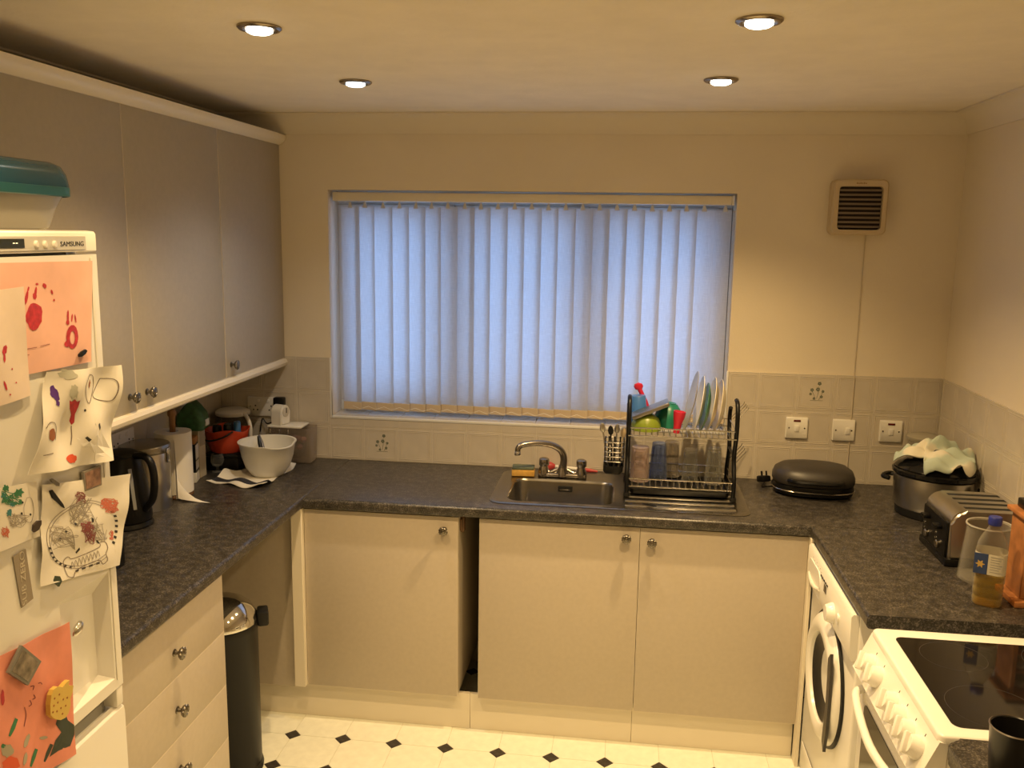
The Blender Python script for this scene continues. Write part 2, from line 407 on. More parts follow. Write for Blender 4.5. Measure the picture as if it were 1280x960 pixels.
for k in range(NS-1):
    x0, x1 = pos[k], pos[k+1]
    tube(bm, [(x0, YBL-.012, zbot+.019), ((x0+x1)/2, YBL-.02, zbot+.008), (x1, YBL-.012, zbot+.019)], .0009, 4)
obj('bottom_chain', bm, m_wplast, bl)
obj('control_chain', tube(NB(), [(2.189, YBL-.01, WZ1-.05), (2.1885, YBL-.012, 1.6), (2.189, YBL-.012, 1.25), (2.186, YBL-.02, 1.22)], .0018, 6), mat('grey_chain', (.12, .12, .13), .4), bl)

# ------------------------------------------------------------------ ceiling downlights
m_lens = emit('lamp_lens', (1, .93, .78), 14); m_lensd = emit('lamp_lens_cool', (.86, .95, 1), 4)
m_rim = mat('bronzed_chrome', (.33, .28, .22), .22, 1)
def downlight(x, y, label, power=1.0, cool=False):
    t = thing('downlight', label, 'light', 'recessed ceiling spotlights', (x, y, H))
    rim = lathe(NB(), [(.0525, -.0005), (.0525, -.004), (.048, -.008), (.040, -.0085), (.036, -.006), (.034, -.001)], 36, None, True, True)
    obj('rim', rim, m_rim, t)
    obj('lamp', lathe(NB(), [(.031, -.0065), (.031, -.012), (.024, -.016), (.012, -.018), (.0005, -.0185)], 28), m_lensd if cool else m_lens, t)
    l = bpy.data.lights.new('downlight_lamp', 'SPOT'); l.energy = LAMP_W*power; l.color = (1, .86, .68) if cool else LAMP_COL
    l.spot_size = math.radians(126); l.spot_blend = 1; l.shadow_soft_size = .016
    lo = bpy.data.objects.new('downlight_lamp', l); COL.objects.link(lo); lo.parent = t; lo.location = (0, 0, -.052)
downlight(2.040, -.79, 'small lit ceiling spotlight nearest the window on the fan side')
downlight(.886, -.79, 'dimmer cool-white ceiling spotlight nearest the wall cupboards by the window', .25, True)
downlight(2.046, -1.55, 'large bright ceiling spotlight at the top right above the sink doors')
downlight(.886, -1.55, 'large bright ceiling spotlight at the top left beside the wall cupboards', .68)
downlight(2.046, -2.33, 'ceiling spotlight above the cooker, out of the photo', .45)
downlight(.886, -2.33, 'ceiling spotlight above the fridge front, out of the photo', .32)

# ------------------------------------------------------------------ knobs, doors, units
def knob_bm():
    bm = lathe(NB(), [(.0105, 0), (.0105, .002), (.006, .004), (.005, .012), (.008, .015), (.0145, .018), (.0165, .0215)], 24, None, True, False)
    n = 24; rings = []
    for r, z, am in ((.0165, .0215, 0), (.0172, .024, .1), (.0155, .0275, .12), (.012, .0295, .1), (.0085, .030, 0), (.0075, .0287, 0), (.0045, .0305, 0), (.0008, .0312, 0)):
        rings.append([(r*(1+am*(1 if i % 2 else -1))*math.cos(2*PI*i/n), r*(1+am*(1 if i % 2 else -1))*math.sin(2*PI*i/n), z) for i in range(n)])
    return loft(bm, rings, False, True)
_kb = knob_bm(); bmesh.ops.remove_doubles(_kb, verts=_kb.verts, dist=1e-6); bmesh.ops.recalc_face_normals(_kb, faces=_kb.faces)
KNOB = bpy.data.meshes.new('knob'); _kb.to_mesh(KNOB); _kb.free(); KNOB.materials.append(m_pewter)
for p in KNOB.polygons: p.use_smooth = True
KNOB.set_sharp_from_angle(angle=math.radians(50))
def knob(frame, parent):
    o = bpy.data.objects.new('knob', KNOB); COL.objects.link(o); o.parent = parent; o.matrix_basis = frame; o['label'] = 'ridged pewter knob'; return o
def panel(name, parent, frame, u0, u1, v0, v1, m=None, th=.018):
    "door or drawer front: laminate face with a lighter edge band"
    d = obj(name, box(NB(), u0, u1, v0, v1, 0, th, .0012, 2, frame), m or m_door, parent)
    return d
def edging(parent, frame, u0, u1, v0, v1, th=.018):
    bm = NB(); e = .0014
    for a, b, c0, d in ((u0-e, u0, v0-e, v1+e), (u1, u1+e, v0-e, v1+e), (u0, u1, v0-e, v0), (u0, u1, v1, v1+e)):
        box(bm, a, b, c0, d, .001, th-.0004, 0, 1, frame)
    return obj('edge_band', bm, m_edge, parent, False)
DT, DB, YD = .8615, .1495, -.58          # door top, door bottom, door face (back run)
FB = FACE_F(0, YD+.018, 0)               # door plane of the back run
# single unit left of the sink
c1 = thing('base_cabinet', 'single-door beige base cupboard left of the sink cupboard', 'cabinet', None, (0, 0, 0))
bm = NB(); t_ = .018
box(bm, .610, .610+t_, -.56, -.03, DB, WT-.041); box(bm, 1.190-t_, 1.190, -.56, -.03, DB, WT-.041)
box(bm, .610+t_, 1.190-t_, -.56, -.03, DB, DB+t_); box(bm, .610+t_, 1.190-t_, -.04, -.03, DB+t_, WT-.041)
box(bm, .610+t_, 1.190-t_, -.56, -.46, WT-.059, WT-.041)
obj('carcass', bm, m_carc, c1, False)
d = panel('door', c1, FB, .5985, 1.1885, DB, DT); edging(d, FB, .5985, 1.1885, DB, DT)
k = R(554, 664, y=YD-.02); knob(FACE_F(k.x, YD, k.z), d)
bm = NB(); box(bm, 1.1905, 1.204, -.53, -.50, .79, .85, .002); box(bm, 1.1905, 1.199, -.545, -.53, .80, .845, .002)
obj('worktop_bracket', bm, mat('brown_bracket', (.22, .12, .06), .5), c1)
# sink unit
c2 = thing('sink_cabinet', 'wide double-door beige base cupboard below the sink and drainer', 'cabinet')
bm = NB()
box(bm, 1.272, 1.272+t_, -.56, -.03, DB, WT-.041); box(bm, 2.440-t_, 2.440, -.56, -.03, DB, WT-.041)
box(bm, 1.272+t_, 2.440-t_, -.56, -.03, DB, DB+t_)
obj('carcass', bm, m_carc, c2, False)
for u0, u1, kp in ((1.2715, 1.8555, (783, 674)), (1.8605, 2.4445, (815, 679))):
    d = panel('door', c2, FB, u0, u1, DB, DT); edging(d, FB, u0, u1, DB, DT)
    k = R(*kp, y=YD-.02); knob(FACE_F(k.x, YD, k.z), d)
# blank corner panel and post left of the single unit
cp = thing('corner_cabinet', 'blank-fronted beige corner cupboard behind the pedal bin', 'cabinet')
obj('board', box(NB(), .004, .548, -.578, -.56, .135, WT-.042, .001, 1), m_door, cp)
obj('post', box(NB(), .552, .5945, -.604, -.56, DB, WT-.042, .0015, 1), m_trim, cp)
cpr = tag(obj('corner_post', box(NB(), 2.4475, 2.4605, -.614, -.56, .0, WT-.042, .0015, 1), m_trim), 'thin cream filler post between sink cupboard and washing machine', 'post')
# plinths
pl = thing('plinth', 'cream kickboard along the floor under the back cupboards', 'plinth')
for a, b in ((.004, 1.2345), (1.2355, 1.855), (1.8558, 2.4465)):
    obj('plinth_board', box(NB(), a, b, -.548, -.532, .0, DB-.003, .001, 1), m_trim, pl)

# drawer unit beside the fridge, faces +x
du = thing('drawer_unit', 'beige drawer unit between fridge and pedal bin', 'drawer unit')
bm = NB(); box(bm, .02, .56, -1.254, -1.236, DB, WT-.042); box(bm, .02, .56, -1.834, -1.816, DB, WT-.042); box(bm, .02, .56, -1.816, -1.254, DB, DB+t_); box(bm, .02, .038, -1.816, -1.254, DB+t_, WT-.042)
obj('carcass', bm, m_carc, du, False)
FD = FACE_R(.562, 0, 0)
zs = [DT, .675, .4965, .318, .1495]
for a, b in zip(zs[1:], zs):
    d = panel('drawer', du, FD, -1.834, -1.2365, a+.0015, b-.0015); edging(d, FD, -1.834, -1.2365, a+.0015, b-.0015)
    knob(FACE_R(.58, -1.535, (a+b)/2-.004 if b < .8 else .752), d)
obj('plinth_board', box(NB(), .50, .516, -1.834, -1.236, 0, DB-.003), m_trim, du)
# unit under the near right worktop
nu = thing('base_cabinet', 'beige base cupboard under the near worktop end beside the cooker', 'cabinet')
bm = NB(); box(bm, 2.49, W-.01, -1.948, -1.93, DB, WT-.042); box(bm, 2.49, W-.01, -2.53, -2.512, DB, WT-.042); box(bm, 2.49, W-.01, -2.512, -1.948, DB, DB+t_)
obj('carcass', bm, m_carc, nu, False)
FN = FACE_L(2.485, 0, 0)
d = panel('door', nu, FN, 1.932, 2.528, DB, DT); edging(d, FN, 1.932, 2.528, DB, DT); knob(FACE_L(2.467, -1.99, .80), d)
obj('plinth_board', box(NB(), 2.54, 2.556, -2.53, -1.93, 0, DB-.003), m_trim, nu)

# ------------------------------------------------------------------ worktops (rounded front edge)
def bull(y0, y1, z0, z1, r=.012, n=5):
    "section (depth, height): square at the wall, rounded at the front (small depth value)"
    return [(y1, z0), (y1, z1)] + [(y0+r-r*math.sin(t), z1-r+r*math.cos(t)) for t in [PI/2*k/n for k in range(n+1)]] + [(y0+r-r*math.cos(t), z0+r-r*math.sin(t)) for t in [PI/2*k/n for k in range(n+1)]]
ZB = WT-.040
bm = NB()
sec = bull(-.6, -.5, ZB, WT); loft(bm, [[(x, a, b) for a, b in sec] for x in (.6008, W-.001)])
box(bm, .6008, 1.345, -.5, -.0075, ZB, WT); box(bm, 1.765, W-.001, -.5, -.0075, ZB, WT)
box(bm, 1.345, 1.765, -.17, -.0075, ZB, WT)
tag(obj('worktop', bm, m_work, None), 'dark speckled worktop under the window holding the sink', 'worktop', 'dark speckled worktops')
bm = NB(); sec = bull(-.6, -.0075, ZB, WT); loft(bm, [[(-a, y, b) for a, b in sec] for y in (-1.898, -.0075)])
tag(obj('worktop', bm, m_work, None), 'dark speckled worktop under the wall cupboards, with kettle and bowl', 'worktop', 'dark speckled worktops')
bm = NB(); loft(bm, [[(W+a, y, b) for a, b in bull(-.6, -.0075, ZB, WT)] for y in (-1.335, -.6008)])
tag(obj('worktop', bm, m_work, None), 'dark speckled worktop over the washing machine, with toaster', 'worktop', 'dark speckled worktops')
bm = NB(); x0 = 2.447; poly = [(W-.0075, -2.54), (x0, -2.54)] + [(x0+.03-.03*math.cos(t), -1.925-.03+.03*math.sin(t)) for t in [PI/2*k/5 for k in range(6)]] + [(W-.0075, -1.925)]
prism(bm, poly, ZB, WT)
es = [e for e in bm.edges if abs(e.verts[0].co.z-e.verts[1].co.z) < 1e-6 and min(v.co.x for v in e.verts) < W-.1 and max(v.co.x for v in e.verts) < W-.008+0*1]
bmesh.ops.bevel(bm, geom=[e for e in bm.edges if abs(e.verts[0].co.z-e.verts[1].co.z) < 1e-6], offset=.007, segments=3, affect='EDGES')
tag(obj('worktop', bm, m_work, None), 'dark speckled worktop end at the lower right carrying the black mug', 'worktop', 'dark speckled worktops')

# ------------------------------------------------------------------ wall cupboards
XC = .308; CT, CB = 2.254, 1.355
ys = [-.004, -.578, -1.19, -1.80]
labs = ['wall cupboard next to the window wall, narrowest in view', 'middle wall cupboard of the three above the left worktop', 'wall cupboard partly behind the plastic tub and fridge']
FW = FACE_R(XC-.018, 0, 0)
for k in range(3):
    a, b = ys[k+1], ys[k]
    t = thing('wall_cabinet', 'shade-darkened beige '+labs[k], 'cabinet', 'wall cupboards over the left worktop')
    bm = NB(); box(bm, .002, XC-.02, a+.001, a+.018, CB+.002, CT); box(bm, .002, XC-.02, b-.018, b-.001, CB+.002, CT)
    box(bm, .002, XC-.02, a+.018, b-.018, CB+.002, CB+.02); box(bm, .002, XC-.02, a+.018, b-.018, CT-.018, CT); box(bm, .002, .01, a+.018, b-.018, CB+.02, CT-.018)
    obj('carcass', bm, m_carc, t, False)
    g = .003 if k != 0 else .0065
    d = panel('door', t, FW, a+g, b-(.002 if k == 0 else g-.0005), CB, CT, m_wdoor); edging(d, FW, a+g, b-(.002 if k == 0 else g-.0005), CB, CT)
    kp = [(297, 456), (193, 490), (172, 497)][k]
    q = R(*kp, x=XC+.025); knob(FACE_R(XC, q.y, q.z), d)
L = 1.80
def moulding(name, prof, label):
    bm = loft(NB(), [[(a, y, b) for a, b in prof] for y in (-1.80, -.004 if name == 'pelmet' else -.08)])
    return tag(obj(name, bm, m_trim, None, True, 30), label, 'trim')
moulding('cornice', [(.02, CT+.001), (XC+.004, CT+.001), (XC+.012, CT+.006), (XC+.024, CT+.014), (XC+.03, CT+.026), (XC+.03, CT+.041), (.02, CT+.041)], 'cream cornice rail along the top of the wall cupboards')
# the cornice runs on under the coving to the wall
bm = NB(); loft(bm, [[(a, y, b) for a, b in ((.081, CT+.001), (XC+.004, CT+.001), (XC+.012, CT+.006), (XC+.024, CT+.014), (XC+.03, CT+.026), (XC+.03, CT+.040), (.081, CT+.040))] for y in (-.0799, -.004)])
obj('cornice_end', bm, m_trim, bpy.data.objects['cornice'], True, 30)
moulding('pelmet', [(XC-.022, CB-.038), (XC+.002, CB-.038), (XC+.010, CB-.032), (XC+.014, CB-.020), (XC+.010, CB-.008), (XC+.002, CB-.003), (XC-.022, CB-.003)], 'cream light pelmet along the bottom of the wall cupboards')

# ------------------------------------------------------------------ sink, tap
sk = thing('sink', 'stainless steel inset sink with ridged drainer under the window', 'sink')
SX0, SX1, SY0, SY1 = 1.292, 2.256, -.535, -.062
BX0, BX1, BY0, BY1 = 1.352, 1.758, -.495, -.178
bm = NB(); n = 6
out = rrect(SX1-SX0, SY1-SY0, .05, n, (SX0+SX1)/2, (SY0+SY1)/2)
def ring(poly, z): return [(x, y, z) for x, y in poly]
def inset(dd, r): return rrect(SX1-SX0-2*dd, SY1-SY0-2*dd, r, n, (SX0+SX1)/2, (SY0+SY1)/2)
loft(bm, [ring(out, WT+.0005), ring(out, WT+.003), ring(inset(.006, .046), WT+.0055), ring(inset(.016, .04), WT+.0055), ring(inset(.022, .036), WT+.0035)], False, False)
# deck between rim and bowl
zd = WT+.0035; ix0, ix1, iy0, iy1 = SX0+.022, SX1-.022, SY0+.022, SY1-.022
inn = inset(.022, .036); bw = rrect(BX1-BX0, BY1-BY0, .055, n, (BX0+BX1)/2, (BY0+BY1)/2)
va = [bm.verts.new((x, y, zd)) for x, y in inn]; vb = [bm.verts.new((x, y, zd)) for x, y in bw]
for i in range(len(va)):
    j = (i+1) % len(va); bm.faces.new((va[i], va[j], vb[j], vb[i]))
obj('deck', bm, m_steeld, sk)
def bin_(dd, r): return rrect(BX1-BX0-2*dd, BY1-BY0-2*dd, r, n, (BX0+BX1)/2, (BY0+BY1)/2)
bm = NB()
loft(bm, [ring(bw, zd), ring(bin_(.004, .052), zd-.004), ring(bin_(.007, .05), zd-.012), ring(bin_(.014, .05), zd-.118), ring(bin_(.02, .052), zd-.137), ring(bin_(.036, .06), zd-.150), ring(bin_(.08, .06), zd-.153)], False, True)
obj('bowl', bm, m_steeld, sk)
# rounded lower basin step seen in the bowl
bm = NB(); loft(bm, [ring(rrect(.30, .21, .10, n, 1.555, -.345), zd-.1515), ring(rrect(.295, .205, .098, n, 1.555, -.345), zd-.149), ring(rrect(.27, .18, .088, n, 1.555, -.345), zd-.1522)], False, False)
obj('bowl_step', bm, m_steeld, sk)
obj('waste', lathe(NB(), [(.04, 0), (.04, .003), (.03, .004), (.026, .001), (.001, .001)], 24, T(1.555, -.335, zd-.153)), m_chrome, sk)
bm = NB(); box(bm, 1.530, 1.588, -.197, -.1925, .868, .892, .002); ov = obj('overflow', bm, m_blackm, sk)
obj('overflow_slot', box(NB(), 1.538, 1.580, -.1985, -.1968, .874, .879, .0005, 1), m_chrome, ov)
for k in range(6):
    y = -.475+k*.058
    obj('drainer_ridge', box(NB(), 1.80, 2.205, y-.009, y+.009, zd-.003, zd+.0028, .0025, 2), m_steel, sk)

tp = thing('kitchen_tap', 'chrome mixer tap with swan-neck spout behind the sink bowl', 'tap')
zc_ = WT+.0045
bm = NB(); box(bm, 1.443, 1.641, -.155, -.115, zc_, zc_+.018, .008, 3)
for x in (1.465, 1.619): lathe(bm, [(.024, zc_+.002), (.0235, zc_+.02), (.019, zc_+.034), (.016, zc_+.044)], 20, T(x, -.135))
lathe(bm, [(.026, zc_+.004), (.024, zc_+.022), (.017, zc_+.036), (.0155, zc_+.05)], 20, T(1.542, -.135))
for s in (-1, 1): tube(bm, smooth_path([(1.542+s*.072, -.135, zc_+.026), (1.542+s*.05, -.137, zc_+.016), (1.542+s*.018, -.135, zc_+.03)], 4), .011, 10)
obj('body', bm, m_dchrome, tp)
path = smooth_path([(1.545, -.135, zc_+.04), (1.546, -.138, zc_+.085), (1.530, -.145, zc_+.118), (1.490, -.165, zc_+.142), (1.435, -.195, zc_+.152), (1.385, -.222, zc_+.149), (1.369, -.230, zc_+.138), (1.366, -.231, zc_+.122)], 5)
obj('spout', tube(NB(), path, [.0155-.004*min(1, i/22) for i in range(len(path))], 14), m_dchrome, tp)
lathe_ = lathe(NB(), [(.0125, 0), (.0135, .003), (.0135, .013), (.0115, .016)], 16, T(1.366, -.2315, zc_+.108)); obj('nozzle', lathe_, m_chrome, tp)
for x in (1.465, 1.619):
    n_ = 20; rings = []
    for r, z in ((.016, .044), (.0205, .049), (.021, .066), (.0195, .073), (.014, .077), (.001, .078)):
        rings.append([(x+r*(1+(.07 if (i % 4 < 2) and .045 < z < .074 else 0))*math.cos(2*PI*i/n_), -.135+r*(1+(.07 if (i % 4 < 2) and .045 < z < .074 else 0))*math.sin(2*PI*i/n_), zc_+z) for i in range(n_)])
    obj('tap_handle', loft(NB(), rings), m_dchrome, tp)

# ------------------------------------------------------------------ washing machine
wm = thing('washing_machine', 'white front-loading washing machine under the right worktop', 'washing machine')
WX = 2.462; wy0, wy1 = -1.220, -.617
obj('body', box(NB(), WX, W-.02, wy0, wy1, .012, .858, .008, 3), m_white, wm)
for yy_ in (-.67, -1.18):
    for xx_ in (WX+.05, W-.07): obj('foot', lathe(NB(), [(.02, 0), (.02, .008), (.012, .0125)], 14, T(xx_, yy_, 0)), m_blackm, wm)
bm = NB(); sec = [(0, .716), (0, .852), (-.004, .856), (-.016, .856), (-.022, .848), (-.020, .735), (-.014, .716)]
loft(bm, [[(WX+a, y, b) for a, b in sec] for y in (wy0+.004, wy1-.004)]); cpn = obj('control_panel', bm, mat('panel_white', (.88, .86, .80), .3), wm)
obj('display', box(NB(), -.016, .016, -.012, .012, 0, .0015, .0004, 1, FACE_L(WX-.0212, -.890, .798)), m_bgloss, cpn)
obj('selector_knob', lathe(NB(), [(.032, 0), (.032, .006), (.026, .02), (.024, .024), (.001, .0245)], 28, FACE_L(WX-.0205, -1.005, .768)), m_white, cpn)
obj('button', lathe(NB(), [(.012, 0), (.012, .006), (.001, .007)], 20, FACE_L(WX-.0205, -1.075, .785)), m_white, cpn)
for k in range(5): obj('button', box(NB(), -.006, .006, -.003, .003, 0, .003, .001, 1, FACE_L(WX-.0212, -.83-.022*k, .82)), m_blackm, cpn)
bm = NB(); prism(bm, rrect(.17, .07, .03, 5), 0, .004, FACE_L(WX-.0206, -.735, .787)); dr = obj('detergent_drawer', bm, m_white, wm)
obj('drawer_grip', tube(NB(), [(WX-.022, -.66, .765), (WX-.027, -.70, .757), (WX-.029, -.74, .755), (WX-.027, -.78, .757), (WX-.022, -.815, .765)], .006, 8), m_wplast, dr)
bm = NB()   # printed legend on the panel
for k in range(9): box(bm, -.004, .004, -.0012, .0012, 0, .0004, 0, 1, FACE_L(WX-.0214, -.70-.018*k, .835-.006*(k % 3)))
obj('panel_print', bm, mat('grey_print', (.35, .33, .30), .6), cpn, False)
DM = FACE_L(WX, -.925, .515)
drr = obj('door_ring', lathe(NB(), [(.205, -.002), (.205, .012), (.198, .022), (.18, .034), (.155, .036), (.142, .028), (.138, .012)], 48, DM, False, False), m_white, wm)
obj('door_seal', lathe(NB(), [(.214, 0), (.214, .008), (.2055, .010), (.2055, 0)], 48, DM, False, False), m_blackm, wm)
obj('porthole', lathe(NB(), [(.139, .014), (.135, .02), (.12, .012), (.09, -.001), (.04, -.0015), (.001, -.0016)], 48, DM, False, True), m_bgloss, wm)
bm = NB(); prism(bm, [(-.02, -.135), (.004, -.16), (.018, -.10), (.024, 0), (.018, .10), (.004, .16), (-.02, .135), (-.012, .06), (-.008, 0), (-.012, -.06)], .031, .040, DM @ T(.163, 0, 0))
obj('door_handle', bm, mat('charcoal_plastic', (.05, .045, .04), .4), drr)
obj('lower_flap', box(NB(), -.27, .27, -.045, .045, 0, .004, .003, 2, FACE_L(WX-.001, -.925, .085)), m_white, wm)

# ------------------------------------------------------------------ cooker
ck = thing('cooker', 'white freestanding electric cooker with black ceramic hob', 'cooker')
cy0, cy1, CX = -1.908, -1.395, 2.452
obj('body', box(NB(), CX, W-.01, cy0+.004, cy1-.004, .02, .885, .004, 2), m_white, ck)
for yy_ in (cy0+.05, cy1-.05):
    for xx_ in (CX+.05, W-.06): obj('foot', lathe(NB(), [(.018, 0), (.018, .012), (.012, .021)], 12, T(xx_, yy_, 0)), m_blackm, ck)
bm = NB(); ccx, ccy = (CX-.008+W-.01)/2, (cy0+cy1)/2; wx_, wy_ = W-.01-(CX-.008), cy1-cy0
o_ = rrect(wx_, wy_, .016, 5, ccx, ccy); i_ = rrect(wx_-.075, wy_-.085, .022, 5, ccx+.004, ccy)
loft(bm, [ring(o_, .884), ring(o_, .897), ring(rrect(wx_-.006, wy_-.006, .014, 5, ccx, ccy), .901), ring(rrect(wx_-.014, wy_-.014, .012, 5, ccx, ccy), .902), ring(i_, .899)], True, True)
obj('hob_frame', bm, m_white, ck)
hb = obj('hob_glass', prism(NB(), rrect(wx_-.078, wy_-.088, .02, 5, ccx+.004, ccy), .8985, .9003), mat('ceramic_glass', (.010, .008, .007), .06), ck)
for (hx, hy, hr) in ((2.60, -1.53, .075), (2.60, -1.77, .095), (2.86, -1.53, .095), (2.86, -1.77, .075)):
    bm = loft(NB(), [circ(hr, .9004, 40, None, hx, hy), circ(hr+.0012, .9005, 40, None, hx, hy)], False, False)
    obj('heating_zone_ring', bm, mat('zone_print', (.045, .04, .036), .3), hb, False)
# sloping control fascia with six knobs
pa, pb = Vector((CX-.006, 0, .888)), Vector((CX-.044, 0, .797))
bm = NB(); sec = [(CX+.01, .885), (pa.x, pa.z), (pb.x, pb.z), (pb.x-.004, pb.z-.006), (pb.x, pb.z-.014), (CX+.01, pb.z-.014)]
loft(bm, [[(a, y, b) for a, b in sec] for y in (cy0, cy1)]); fa = obj('control_fascia', bm, m_white, ck)
sl_ = (pb-pa).normalized(); nrm = Vector((-abs(sl_.z), 0, -sl_.x*-1 if False else abs(sl_.x)))
def FKN(y, f=.55): p = pa.lerp(pb, f); return basis((0, -1, 0), nrm.cross(Vector((0, -1, 0))), nrm, (p.x, y, p.z))
for y in (-1.478, -1.545, -1.668, -1.728, -1.788, -1.850):
    kb = lathe(NB(), [(.027, 0), (.027, .008), (.024, .012), (.0225, .022), (.020, .026), (.001, .027)], 24, FKN(y))
    kn = obj('control_knob', kb, m_white, fa)
    obj('knob_grip', box(NB(), -.0065, .0065, -.024, .024, .020, .036, .004, 2, FKN(y) @ RZ(.5)), m_white, kn)
    obj('index_mark', box(NB(), -.0012, .0012, .030, .036, 0, .0006, 0, 1, FKN(y)), m_blackm, fa, False)
od = obj('oven_door', box(NB(), CX-.024, CX-.001, cy0+.006, cy1-.006, .36, .778, .006, 2), m_white, ck)
obj('oven_glass', prism(NB(), rrect(.40, .32, .02, 4), 0, .002, FACE_L(CX-.0245, ccy, .56)), m_bgloss, od)
path = smooth_path([(CX-.024, cy1-.03, .745), (CX-.05, cy1-.06, .735), (CX-.064, ccy, .715), (CX-.05, cy0+.06, .735), (CX-.024, cy0+.03, .745)], 6)
obj('oven_handle', tube(NB(), path, .0105, 10), m_white, od)
obj('storage_drawer', box(NB(), CX-.020, CX-.001, cy0+.006, cy1-.006, .06, .35, .006, 2), m_white, ck)
obj('side_vent_gap', box(NB(), CX-.003, CX-.0005, cy0+.02, cy1-.02, .779, .783), m_gap, ck, False)

# ------------------------------------------------------------------ fridge freezer
FX = .66; fy1, fy0_ = -1.906, -2.50; FZ = 1.893
fr = thing('fridge_freezer', 'tall white fridge freezer covered in drawings and magnets', 'fridge')
obj('body', box(NB(), .06, FX-.045, fy0_, fy1, .03, FZ-.002, .006, 2), m_white, fr)
for a in (.10, .55):
    for b in (fy0_+.05, fy1-.05): obj('foot', lathe(NB(), [(.02, 0), (.02, .02), (.014, .031)], 12, T(a, b, 0)), m_blackm, fr)
ZP = R(122, 314, x=FX).z           # underside of the control panel
ZD0 = .868                         # bottom of the fridge door
bm = NB(); sec = [(FX-.044, ZP), (FX-.002, ZP), (FX, ZP+.002), (FX, FZ-.006), (FX-.004, FZ-.001), (FX-.02, FZ+.001), (FX-.044, FZ+.001)]
loft(bm, [[(a, y, b) for a, b in sec] for y in (fy0_+.001, fy1-.001)]); tpn = obj('top_panel', bm, m_white, fr)
ya = R(106, 300, x=FX).y
obj('control_strip', box(NB(), FX, FX+.0022, fy0_+.03, ya, ZP+.004, FZ-.010, .0008, 1), mat('silver_strip', (.62, .60, .55), .4), tpn)
dsp = obj('display', box(NB(), FX+.0022, FX+.0032, fy0_+.06, R(29, 306, x=FX).y, ZP+.010, FZ-.015, .0004, 1), mat('display_glass', (.03, .035, .03), .2), tpn)
q = R(17, 304, x=FX)
for d in (-.004, .004): obj('display_digit', box(NB(), FX+.0032, FX+.0036, q.y+d-.0022, q.y+d+.0022, q.z-.0006, q.z+.0006), emit('digit_glow', (1, .8, .45), 3), dsp, False)
for px in (43, 54, 66):
    q = R(px, 305.5, x=FX); obj('button', lathe(NB(), [(.0062, 0), (.0062, .003), (.0045, .005), (.0005, .0053)], 18, FACE_R(FX+.002, q.y, q.z) @ S(.9, 1.15, 1)), m_wplast, tpn)
q = R(89, 305, x=FX)
text('brand_lettering', 'SAMSUNG', .0135, mat('print_black', (.03, .03, .03), .5), FACE_R(FX+.0024, q.y, q.z) @ S(1.25, 1, 1), tpn)
obj('panel_shadow_gap', box(NB(), FX-.042, FX-.004, fy0_+.004, R(85, 318, x=FX).y, ZP-.0075, ZP-.0003), m_gap, fr, False)
# fridge door with a deep hand recess in its lower far corner
zdt_ = ZP-.006
ry0, ry1 = -2.11, -1.938; rz0, rz1 = .895, 1.150
bm = NB(); xb_ = FX-.042
def yzface(pts): bm.faces.new([bm.verts.new(p) for p in pts])
Y = [fy0_+.002, ry0, ry1, fy1-.002]; Z = [ZD0, rz0, rz1, zdt_]
for i in range(3):
    for j in range(3):
        if (i, j) != (1, 1): yzface([(FX, Y[i], Z[j]), (FX, Y[i+1], Z[j]), (FX, Y[i+1], Z[j+1]), (FX, Y[i], Z[j+1])])
dp = .034
for j in range(3): yzface([(xb_, Y[0], Z[j]), (FX, Y[0], Z[j]), (FX, Y[0], Z[j+1]), (xb_, Y[0], Z[j+1])]); yzface([(xb_, Y[3], Z[j]), (FX, Y[3], Z[j]), (FX, Y[3], Z[j+1]), (xb_, Y[3], Z[j+1])])
for i in range(3): yzface([(xb_, Y[i], Z[0]), (FX, Y[i], Z[0]), (FX, Y[i+1], Z[0]), (xb_, Y[i+1], Z[0])]); yzface([(xb_, Y[i], Z[3]), (FX, Y[i], Z[3]), (FX, Y[i+1], Z[3]), (xb_, Y[i+1], Z[3])])
yzface([(xb_, Y[0], Z[0]), (xb_, Y[3], Z[0]), (xb_, Y[3], Z[3]), (xb_, Y[0], Z[3])])
# recess: shallow on the near side, deep towards the far side
A = [(FX, ry0, rz0), (FX, ry1, rz0), (FX, ry1, rz1), (FX, ry0, rz1)]
B = [(FX-.012, ry0+.006, rz0+.03), (FX-dp, ry1-.012, rz0+.012), (FX-dp, ry1-.012, rz1-.05), (FX-.004, ry0+.006, rz1-.006)]
for i in range(4): j = (i+1) % 4; yzface([A[i], A[j], B[j], B[i]])
yzface([B[0], B[1], B[2]]); yzface([B[0], B[2], B[3]])
bmesh.ops.remove_doubles(bm, verts=bm.verts, dist=1e-6)
fd = obj('fridge_door', bm, m_white, fr, False)
obj('door_side_strip', box(NB(), FX+.0002, FX+.002, -1.932, -1.926, ZD0+.02, zdt_-.006, .0006, 1), m_wplast, fd)
bm = NB(); sec = [(xb_, .05), (FX-.003, .05), (FX, .054), (FX, .80), (FX-.002, .812), (FX-.016, .822), (FX-.022, .81), (FX-.030, .808), (xb_, .812)]
loft(bm, [[(a, y, b) for a, b in sec] for y in (fy0_+.002, fy1-.002)]); fz = obj('freezer_door', bm, m_white, fr)
obj('grip_channel', box(NB(), FX-.043, FX-.034, fy0_+.03, fy1-.025, .8085, ZD0, 0), mat('grey_grip', (.40, .39, .36), .5), fr, False)
bm = NB(); box(bm, FX-.040, FX-.001, fy1-.028, fy1-.002, .82, ZD0-.002, .004, 2)
obj('hinge_cover', bm, m_white, fr)

